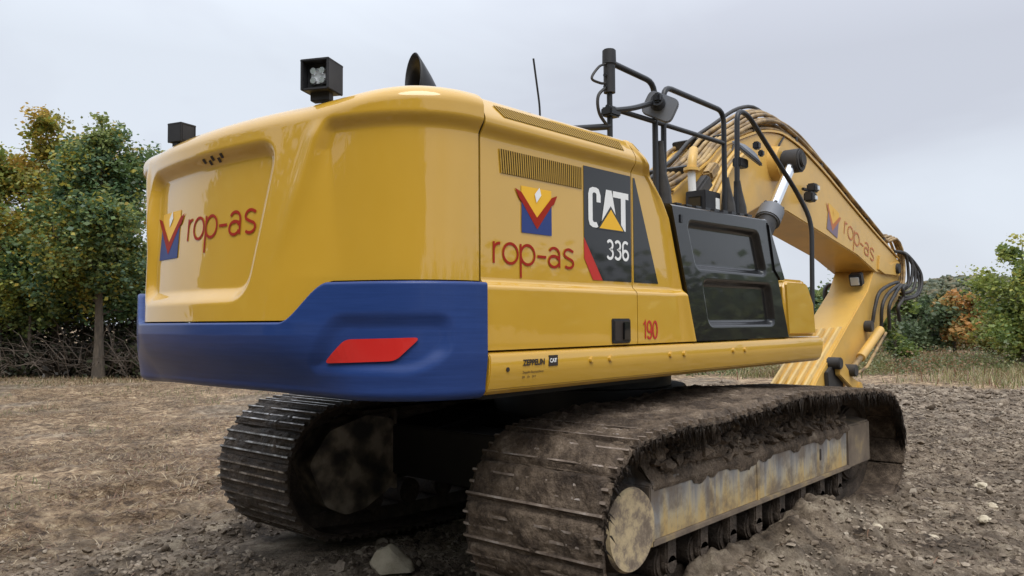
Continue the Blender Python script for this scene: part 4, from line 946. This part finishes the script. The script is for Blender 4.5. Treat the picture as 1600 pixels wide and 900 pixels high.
clods('mud_clods', 60000, (-4.5, -5), (9, 5), .0043, m_clod, 21, 'loose clods of grey mud strewn over the churned ground', lambda x, y: (straw_mask(x, y) < rng.uniform(0, .55, len(x))) & ~((np.abs(x) < 2.3) & ((np.abs(y+1.34) < .4) | (np.abs(y-1.27) < .4))))
clods('mud_clods', 26000, (9, -8), (24, 6), .0105, m_clod, 23, 'bigger clods of mud towards the far side of the clearing', lambda x, y: (straw_mask(x, y) < rng.uniform(0, .55, len(x))))
m_grav = add_noise(mat('pale_gravel', (.3, .26, .2), .9), [(.15, .12, .09), (.26, .215, .165), (.40, .345, .27)], 1.7, 4)
clods('gravel', 2200, (-4.5, -5), (12, 5), .0062, m_grav, 22, 'scattered pale gravel in the mud', lambda x, y: (straw_mask(x, y) < .6) & ~((np.abs(x) < 2.3) & ((np.abs(y+1.34) < .4) | (np.abs(y-1.27) < .4))))
def blades(name, x, y, hmin, hmax, tilt, wd, cols, label, seed, bend=.25):
    r2 = np.random.default_rng(seed); n = len(x); z = ground_h(x, y)
    a = r2.uniform(0, 2*np.pi, n); el = r2.uniform(*tilt, n); ln = r2.uniform(hmin, hmax, n)*(1+.3*vnoise(x*.7, y*.7, 2)); w_ = r2.uniform(wd*.5, wd*1.4, n)
    d = np.stack([np.cos(a)*np.cos(el), np.sin(a)*np.cos(el), np.sin(el)], 1); sd_ = np.stack([-np.sin(a), np.cos(a), 0*a], 1)
    b = np.stack([x, y, z+.004], 1); mid = b+d*ln[:, None]*.55; d2 = d+np.stack([0*a, 0*a, -bend*np.ones(n)], 1); tip = mid+d2*ln[:, None]*.5
    V = np.stack([b-sd_*w_[:, None], b+sd_*w_[:, None], mid+sd_*w_[:, None]*.8, mid-sd_*w_[:, None]*.8, tip], 1).reshape(-1, 3)
    k = np.arange(n)[:, None]*5
    F = np.concatenate([k+np.array([0, 1, 2]), k+np.array([0, 2, 3]), k+np.array([3, 2, 4])])
    ci = np.array(cols)[r2.integers(0, len(cols), n)]*r2.uniform(.7, 1.2, (n, 1)); o = np_mesh(name, V, F, m_leaf, None, 0, np.repeat(ci, 5, 0)); tag(o, label, kind='stuff'); return o
m_leaf = mat('foliage', (.08, .1, .03), .42, spec=.5)
def leaf_nodes(m):
    n, l, b = nodes(m); at = n.new('ShaderNodeAttribute'); at.attribute_name = 'col'; l.new(at.outputs['Color'], b.inputs['Base Color'])
    tr = n.new('ShaderNodeBsdfTranslucent'); l.new(at.outputs['Color'], tr.inputs['Color']); ms = n.new('ShaderNodeMixShader'); ms.inputs[0].default_value = .4
    l.new(b.outputs[0], ms.inputs[1]); l.new(tr.outputs[0], ms.inputs[2]); l.new(ms.outputs[0], n['Material Output'].inputs['Surface'])
leaf_nodes(m_leaf)
STRAW = [(.40, .30, .18), (.28, .19, .11), (.19, .12, .07), (.50, .40, .26), (.11, .07, .045), (.24, .13, .075)]
x, y = scatter(620000, (-4, 2.0), (14, 25)); k = in_view(x, y) & (fbm(x*1.4, y*1.4, 77, 4)+.18 > rng.uniform(-.3, .6, len(x))) & (straw_mask(x, y) > rng.uniform(.1, .9, len(x))) & (rng.uniform(0, 1, len(x)) < np.clip(9/np.hypot(x+5.5, y+4), .25, 1)) & ~((np.abs(x) < 2.6) & (y < 2.0))
blades('dry_straw', x[k], y[k], .05, .19, (.0, .45), .0040, STRAW, 'mown dry straw and dead grass lying on the field', 5)
x, y = scatter(16000, (-4, 3), (12, 22)); k = in_view(x, y) & (fbm(x*.6, y*.6, 50, 3) > .16)
blades('green_grass', x[k], y[k], .05, .14, (.3, 1.3), .004, [(.12, .15, .045), (.17, .18, .06)], 'sparse green grass sprouting in the stubble', 6)
x, y = scatter(7000, (-4.5, -5), (9, 3.6)); k = in_view(x, y) & ~((np.abs(x) < 2.6) & (np.abs(y) < 1.9))
blades('straw_scraps', x[k], y[k], .08, .2, (.0, .25), .003, STRAW+[(.10, .07, .045)], 'stray straw stalks trodden into the mud', 8)
TALL = [(.40, .33, .17), (.30, .25, .11), (.20, .21, .07), (.46, .39, .23), (.22, .11, .07), (.13, .16, .05)]
x, y = scatter(120000, (15, -9), (36, 22)); k = in_view(x, y) & (sstep(-.55, .35, fbm(x*.35, y*.35, 60, 3)+.25*vnoise(x*1.5, y*1.5, 61))*sstep(15.6, 18.6, x+1.5*vnoise(x*.3, y*.8, 62)) > rng.uniform(0, 1, len(x))) & (rng.uniform(0, 1, len(x)) < np.clip(1.6-(x-16)/15, .2, 1))
blades('tall_grass', x[k], y[k], .14, .46, (.6, 1.5), .009, TALL, 'tall dry grass and weeds along the edge of the clearing', 9, .3)
x, y = scatter(5000, (2, 18.5), (9, 24)); k = in_view(x, y)
blades('verge_grass', x[k], y[k], .05, .2, (.4, 1.4), .007, STRAW[:4]+[(.14, .15, .05)], 'dead grass at the foot of the brushwood', 10, .3)
# stones that can be told apart
def rock(name, loc, sz, seed, label, cat, group=None, m=m_stone):
    bm = bmesh.new(); bmesh.ops.create_icosphere(bm, subdivisions=4, radius=1)
    for v in bm.verts:
        p_ = v.co.copy(); k = 1+.35*float(fbm(p_.x*1.1, p_.y*1.1, p_.z*1.1+seed, 3))+.10*float(np.abs(fbm(p_.x*3, p_.y*3, p_.z*3+seed, 3)))
        q_ = Vector((p_.x*sz[0], p_.y*sz[1], p_.z*sz[2]))*k
        q_.z = max(q_.z, -sz[2]*.5); v.co = q_
    me = bpy.data.meshes.new(name); bm.to_mesh(me); bm.free(); o = mesh_obj(name, me, m, None, 40); o.location = loc; tag(o, label, cat, group); return o
bm = bmesh.new(); rr4 = np.random.default_rng(12)
for p_ in ((-.13, -.05, -.05), (-.13, .05, -.05), (-.115, 0, .02), (-.06, -.07, .045), (-.05, .07, .05), (.0, -.02, .118), (.01, .04, .112), (.075, -.03, .085), (.085, .04, .08), (.115, -.06, .02), (.12, .05, .02), (.11, 0, -.05), (.03, -.10, -.05), (.04, .10, -.05), (-.03, -.09, 0), (.05, -.085, .04)): bm.verts.new(p_)
bmesh.ops.convex_hull(bm, input=bm.verts[:]); bmesh.ops.subdivide_edges(bm, edges=bm.edges[:], cuts=3, use_grid_fill=True)
for v in bm.verts: v.co += Vector((fbm(v.co.x*14, v.co.y*14, v.co.z*14, 4), fbm(v.co.x*14+9, v.co.y*14, v.co.z*14, 4), fbm(v.co.x*14, v.co.y*14+9, v.co.z*14, 4)))*.016
bmesh.ops.recalc_face_normals(bm, faces=bm.faces); me = bpy.data.meshes.new('boulder'); bm.to_mesh(me); bm.free()
rk = mesh_obj('boulder', me, m_stone, None, 50); rk.location = (-2.0, .17, .045); rk.rotation_euler = (R_(4), 0, R_(126)); rk.scale = (1.15, 1.15, 1.0)
tag(rk, 'large pale angular rock lying on the mud between the two tracks', 'rock')
STL = ('smallish pale stone lying second closest to the near track side', 'pale stone in the mud midway along the near track', 'pale stone out on the open mud ahead of the others', 'pale stone lying closest against the near track', 'biggest of the pale stones, farthest out on the right')
for i, (x, y, s) in enumerate(((1.05, -2.35, .045), (1.75, -2.55, .05), (2.6, -2.45, .04), (.75, -2.05, .04), (3.4, -2.2, .06))):
    rock('stone', (x, y, float(ground_h(np.array(x), np.array(y)))+.01), (s*1.2, s, s*.7), 10+i*3, STL[i], 'stone', 'pale stones in the mud')

# ================================================================== TREES
def tree(name, loc, H, rad, crown0, cols, nleaf, leaf, seed, label, cat='tree', group=None, trunk_r=.12, limbs=11, shape=1.0, lean_=(0, 0), colf=None, stems=1):
    r2 = np.random.default_rng(seed); root = empty(name, loc); tag(root, label, cat, group); wood = MB(); tips = []
    for sidx in range(stems):
        off = Vector((0, 0, 0)) if stems == 1 else Vector((r2.normal(0, rad*.22), r2.normal(0, rad*.22), 0))
        hk = H*(1 if stems == 1 else r2.uniform(.75, 1.0))
        tp = [off+Vector((lean_[0]*t*t*H+r2.normal(0, .03)*t*rad*.6, lean_[1]*t*t*H+r2.normal(0, .03)*t*rad*.6, hk*.93*t-.1*(t == 0))) for t in np.linspace(0, 1, 9)]
        wood.tube(tp, [trunk_r*(1.25-1.15*(i/8)**.8) if i else trunk_r*1.6 for i in range(9)], 8)
        for b in range(limbs//stems if stems > 1 else limbs):
            t = crown0/H+(1-crown0/H)*((b+.5)/(limbs//stems if stems > 1 else limbs))*.93; i = min(7, int(t*8)); fr = t*8-i; p0 = tp[i].lerp(tp[i+1], fr)
            a = b*2.4+r2.uniform(-.5, .5); hh = (t-crown0/H)/(1-crown0/H); R_max = rad*(math.sin(math.pi*min(1, (.16+.80*hh))**shape)**.75)*r2.uniform(.55, 1.18)
            ends = p0+Vector((math.cos(a)*R_max, math.sin(a)*R_max, R_max*r2.uniform(.12, .6)))
            mid = p0.lerp(ends, .5)+Vector((r2.normal(0, .06), r2.normal(0, .06), .12*R_max)); wood.tube([p0, mid, ends], [trunk_r*.42*(1-.6*hh)+.008, trunk_r*.22, .008], 5)
            for k in range(5):
                q0 = p0.lerp(ends, r2.uniform(.35, 1.0)); q1 = q0+Vector((r2.normal(0, .32), r2.normal(0, .32), r2.normal(.08, .26)))*R_max*.62+Vector((0, 0, .05))
                wood.tube([q0, q0.lerp(q1, .5)+Vector((0, 0, .03)), q1], [.018, .012, .004], 4, False); tips.append((q1, R_max)); tips.append((q0.lerp(q1, .5), R_max))
        tips.append((tp[-1], rad*.5)); tips.append((tp[-2], rad*.6))
    wood.build('trunk', m_bark, root, 60)
    T = np.array([list(t[0]) for t in tips]); rs = np.array([t[1] for t in tips]); wgt = np.clip(rs, rad*.25, None); wgt = wgt/wgt.sum()
    ci = r2.choice(len(T), nleaf, p=wgt); sp_ = np.clip(rs[ci]*.25, .13, .5)
    c = T[ci]+r2.normal(0, 1, (nleaf, 3))*sp_[:, None]*np.array([1, 1, .72])
    c += fbm(c[:, 0]*1.3, c[:, 1]*1.3, c[:, 2]*1.3, 3)[:, None]*np.array([.5, .5, .35])
    kp = c[:, 2] > crown0*.62; c = c[kp]; ci = ci[kp]; nl_ = len(c)
    a = r2.uniform(0, 2*np.pi, nl_); u = np.stack([np.cos(a), np.sin(a), r2.normal(-.25, .35, nl_)], 1); u /= np.linalg.norm(u, axis=1)[:, None]
    nr = np.stack([r2.normal(0, .8, nl_), r2.normal(0, .8, nl_), r2.uniform(-.1, 1, nl_)], 1); v = np.cross(nr, u); v /= np.linalg.norm(v, axis=1)[:, None]
    s = leaf*np.clip(r2.lognormal(0, .32, nl_), .45, 1.9)[:, None]
    V = np.stack([c-u*s*.5, c+v*s*.36, c+u*s*.62, c-v*s*.36], 1).reshape(-1, 3); F = np.arange(nl_*4).reshape(-1, 4)
    tone = r2.uniform(0, 1, len(T))[ci]                                    # each twig has its own colour
    pal = np.array(cols); ix = np.clip((tone*len(pal)).astype(int), 0, len(pal)-1); cc = pal[ix]
    if colf is not None: cc = colf(c, cc, r2)
    cc = cc*r2.uniform(.75, 1.3, (nl_, 1)); o = np_mesh('crown', V, F, m_leaf, root, 0, np.repeat(cc, 4, 0)); o['kind'] = 'stuff'
    return root
DG = [(.085, .15, .06), (.13, .195, .07), (.22, .265, .085), (.095, .165, .09)]
YG = [(.22, .24, .045), (.36, .31, .05), (.44, .33, .06), (.17, .21, .05), (.3, .3, .06)]
OY = [(.48, .32, .06), (.40, .29, .06), (.26, .24, .06), (.52, .33, .08)]
LG = [(.20, .26, .065), (.27, .32, .08), (.14, .20, .065)]
def at(px, dist, z=0.0):
    """a spot on the ground along a bearing measured from the camera"""
    a = (px-800)/1262.4; d = Vector((f_.x, f_.y, 0)).normalized()+Vector((r_.x, r_.y, 0)).normalized()*a
    return (-5.537+d.x*dist, -4.025+d.y*dist, z)
def mix_yellow(c, cc, r2):
    k = (.5+.5*np.sin(np.floor(c[:, 0]*2.2)*12.9+np.floor(c[:, 1]*2.2)*78.2+np.floor(c[:, 2]*2.2)*37.7) < sstep(-1.3, 1.7, c[:, 1]*.75-c[:, 0]*.66+r2.normal(0, .6, len(c)))*.8)[:, None]; return np.where(k, np.array(YG)[r2.integers(0, len(YG), len(c))], cc)
tree('maple_tree', at(155, 24.6), 8.4, 1.75, 1.9, DG, 46000, .112, 3, 'tall dark green maple with straight grey trunk at the left edge of the field', 'tree', 'trees at the field edge', .14, 17, 1.0, (0, 0), mix_yellow)
tree('birch_tree', at(88, 26.4), 9.1, 1.7, 2.0, OY+YG[:2]+LG[:1], 22000, .115, 8, 'slim tree with yellowing autumn leaves behind the dark green maple', 'tree', 'trees at the field edge', .10, 13)
tree('lime_tree', at(0, 26.0), 7.6, 2.2, 1.3, YG+YG+LG, 28000, .112, 14, 'bright yellow green tree at the left border of the picture', 'tree', 'trees at the field edge', .13, 13)
tree('hazel_bush', at(70, 26.2), 4.2, 1.7, 1.6, DG+LG[:2]+YG[:1], 22000, .112, 15, 'broad green bush under the yellowing tree', 'bush', 'trees at the field edge', .07, 15, 1.0, (0, 0), None, 3)
tree('hawthorn_bush', at(222, 27.5), 4.8, 1.6, 1.3, DG+LG[:1], 9000, .16, 16, 'dark bush half hidden behind the excavator counterweight', 'bush', 'trees at the field edge', .07, 12, 1.0, (0, 0), None, 3)
tree('elder_bush', at(-40, 26.5), 3.8, 1.6, 1.2, LG+DG, 7000, .15, 17, 'low green bush below the bright yellow green tree', 'bush', 'trees at the field edge', .06, 12, 1.0, (0, 0), None, 3)
# brushwood heap
bw = MB(); r3 = np.random.default_rng(77)
for k in range(700):
    px = r3.uniform(-60, 260); p0 = Vector(at(px, r3.uniform(24.7, 26.4))); a = r3.uniform(0, 6.28); ln = r3.uniform(.5, 1.9); el = r3.uniform(.15, 1.25)
    d = Vector((math.cos(a)*math.cos(el), math.sin(a)*math.cos(el), math.sin(el))); b = p0+Vector((0, 0, r3.uniform(-.05, .5)))
    bw.tube([b, b+d*ln*.5+Vector((0, 0, .08*ln)), b+d*ln+Vector((r3.normal(0, .1), r3.normal(0, .1), -.16*ln))], [r3.uniform(.008, .022), .011, .004], 4, False)
o = bw.build('brushwood', m_twig, None, 60); tag(o, 'tangled heap of bare grey brushwood under the trees', kind='stuff')
def scrub(name, spots, H, n, leaf, cols, seed, label):
    """a low thicket that reads as one mass"""
    r2 = np.random.default_rng(seed); S = np.array(spots); ci = r2.integers(0, len(S), n); rr2 = S[ci, 3]
    c = S[ci, :3]+np.stack([r2.normal(0, .5, n)*rr2, r2.normal(0, .5, n)*rr2, np.abs(r2.normal(0, .5, n))*S[ci, 4]], 1)
    a = r2.uniform(0, 6.28, n); u = np.stack([np.cos(a), np.sin(a), r2.normal(0, .5, n)], 1); v = np.cross(np.stack([r2.normal(0, 1, n), r2.normal(0, 1, n), r2.uniform(.2, 1, n)], 1), u); v /= np.linalg.norm(v, axis=1)[:, None]
    s = leaf*r2.uniform(.6, 1.4, n)[:, None]; V = np.stack([c-u*s*.5, c+v*s*.35, c+u*s*.5, c-v*s*.35], 1).reshape(-1, 3)
    tone = np.array(cols)[(np.abs(np.floor(vnoise(ci*1.7, ci*.3)*50)).astype(int)+r2.integers(0, 2, n)) % len(cols)]*r2.uniform(.75, 1.25, (n, 1))
    o = np_mesh(name, V, np.arange(n*4).reshape(-1, 4), m_leaf, None, 0, np.repeat(tone, 4, 0)); tag(o, label, kind='stuff'); return o
scrub('undergrowth', [(*at(px, 27.6+1.0*math.sin(px)), .9, 2.6) for px in range(-80, 300, 22)]+[(*at(px, 25.7+.5*math.sin(px*3)), .5, .75) for px in range(-80, 300, 13)], 2, 40000, .15, [(.05, .06, .03), (.045, .038, .028), (.065, .05, .036), (.08, .09, .042)], 41, 'dark brown green undergrowth behind the brushwood')
# right-hand side
tree('willow_tree', at(1622, 25.5), 4.65, 1.35, .35, LG+LG+[(.36, .38, .09), (.42, .40, .09), (.30, .36, .09)], 22000, .098, 23, 'light green tree at the right border of the picture', 'tree', 'trees on the right', .10, 15, 1.0, (0, 0), None, 2)
tree('alder_bush', at(1398, 27.5), 2.75, .75, .35, LG+[(.11, .15, .04)], 6500, .11, 24, 'upright bright green bush beside the excavator stick', 'bush', 'trees on the right', .04, 12, 1.0, (0, 0), None, 4)
tree('spruce_tree', at(1440, 36), 2.8, 1.05, .3, [(.085, .125, .06), (.11, .15, .07)], 6500, .14, 25, 'dark blue green bush behind the bright green one', 'bush', 'trees on the right', .06, 12, .9, (0, 0), None, 3)
tree('rowan_tree', at(1503, 36), 3.5, .95, .5, [(.48, .25, .08), (.52, .30, .10), (.34, .25, .08), (.26, .26, .09)], 5200, .15, 26, 'rust orange autumn tree left of the light green tree', 'tree', 'trees on the right', .07, 11, 1.0, (0, 0), None, 2)
tree('dogwood_bush', at(1552, 31), 1.9, .62, .25, [(.20, .20, .04), (.16, .18, .045), (.24, .2, .05)], 3200, .11, 27, 'small yellow green bush in front of the orange tree', 'bush', 'trees on the right', .03, 9, 1.0, (0, 0), None, 3)
tree('blackthorn_bush', at(1470, 45), 3.2, 1.6, .3, [(.10, .115, .045), (.135, .135, .055), (.085, .10, .05)], 6000, .17, 28, 'olive green thicket between the dark bush and the orange tree', 'bush', 'trees on the right', .05, 12, 1.0, (0, 0), None, 4)
tree('oak_tree', at(1272, 40), 3.4, 1.8, .3, DG, 5200, .18, 29, 'dark tree seen in the gap under the boom', 'tree', 'trees on the right', .10, 12, 1.0, (0, 0), None, 3)
scrub('hedge_thicket', [(*at(px, 47+5*math.sin(px*.7)), 1.5, 1.5+.8*math.sin(px*.31)) for px in range(1000, 1720, 14)], 2, 26000, .2, [(.14, .155, .065), (.11, .13, .06), (.19, .17, .07), (.22, .14, .065)], 43, 'far scrub hedge closing off the clearing')
scrub('roadside_weeds', [(*at(px, 23.5+6*abs(math.sin(px*1.7))), .8, .28+.34*abs(math.sin(px*.9))) for px in range(1000, 1680, 9)], 1, 26000, .075, [(.14, .17, .06), (.2, .2, .08), (.28, .24, .11), (.24, .15, .08), (.11, .14, .055)], 44, 'low mixed weeds and scrub along the edge of the mud')
# distant wooded hill
hx = np.linspace(-1, 1, 90); hu, hv = np.meshgrid(hx, hx, indexing='ij')
hc = Vector(at(1590, 210)); ad = Vector((f_.x, f_.y, 0)).normalized()
ax1 = Vector((r_.x, r_.y, 0)).normalized()
hh = 11.5*np.exp(-((hu+.12)/.42)**2)*np.cos(np.clip(hv, -1, 1)*math.pi/2)**.6+3.2*np.exp(-((hu+.75)/.5)**2)*np.cos(hv*math.pi/2)
hz = np.maximum(hh+.9*fbm(hu*9, hv*9, 70, 4)*np.clip(hh, 0, 1), 0)-.4
P = np.stack([hc.x+ax1.x*hu*80+ad.x*hv*45, hc.y+ax1.y*hu*80+ad.y*hv*45, hz], -1)
hill = grid_mesh('hill', P, add_noise(mat('hill_scrub', (.07, .085, .05), .95), [(.05, .06, .04), (.09, .10, .06)], .12, 6), None, 180); tag(hill, 'low wooded hill in the far distance', kind='structure')
nI = 15000; iu = rng.integers(0, 89, nI); iv_ = rng.integers(5, 60, nI); k = hz[iu, iv_] > .3; iu, iv_ = iu[k], iv_[k]; hp = P[iu, iv_]+rng.normal(0, .7, (len(iu), 3))*np.array([1, 1, .5])
V, F = lump_mesh(len(iu), hp, rng.uniform(.35, 1.0, len(iu)), 71, .8)
tn = np.array([(.13, .145, .08), (.16, .165, .085), (.12, .145, .085), (.20, .17, .085)])[rng.integers(0, 4, len(iu))]
o = np_mesh('far_wood', V, F, m_leaf, None, 0, np.repeat(tn, 12, 0)); tag(o, 'far-off wood covering the hill', kind='stuff')
# wood behind the photographer, mirrored in the glossy paint
rw = np.random.default_rng(5); sp2 = []
for k in range(110):
    a = R_(rw.uniform(118, 236)); d = rw.uniform(24, 31); sp2.append((-4+d*math.cos(a), -2+d*math.sin(a), rw.uniform(0, 7.0), 2.2, rw.uniform(4.0, 7.5)))
for k in range(84):
    a = R_(rw.uniform(238, 357)); d = rw.uniform(52, 60); sp2.append((-4+d*math.cos(a), -2+d*math.sin(a), rw.uniform(0, 2.0), 3.2, rw.uniform(2.5, 4.0)))
scrub('surrounding_wood', sp2, 8, 90000, .75, DG+LG, 91, 'wood standing round the near side of the clearing')
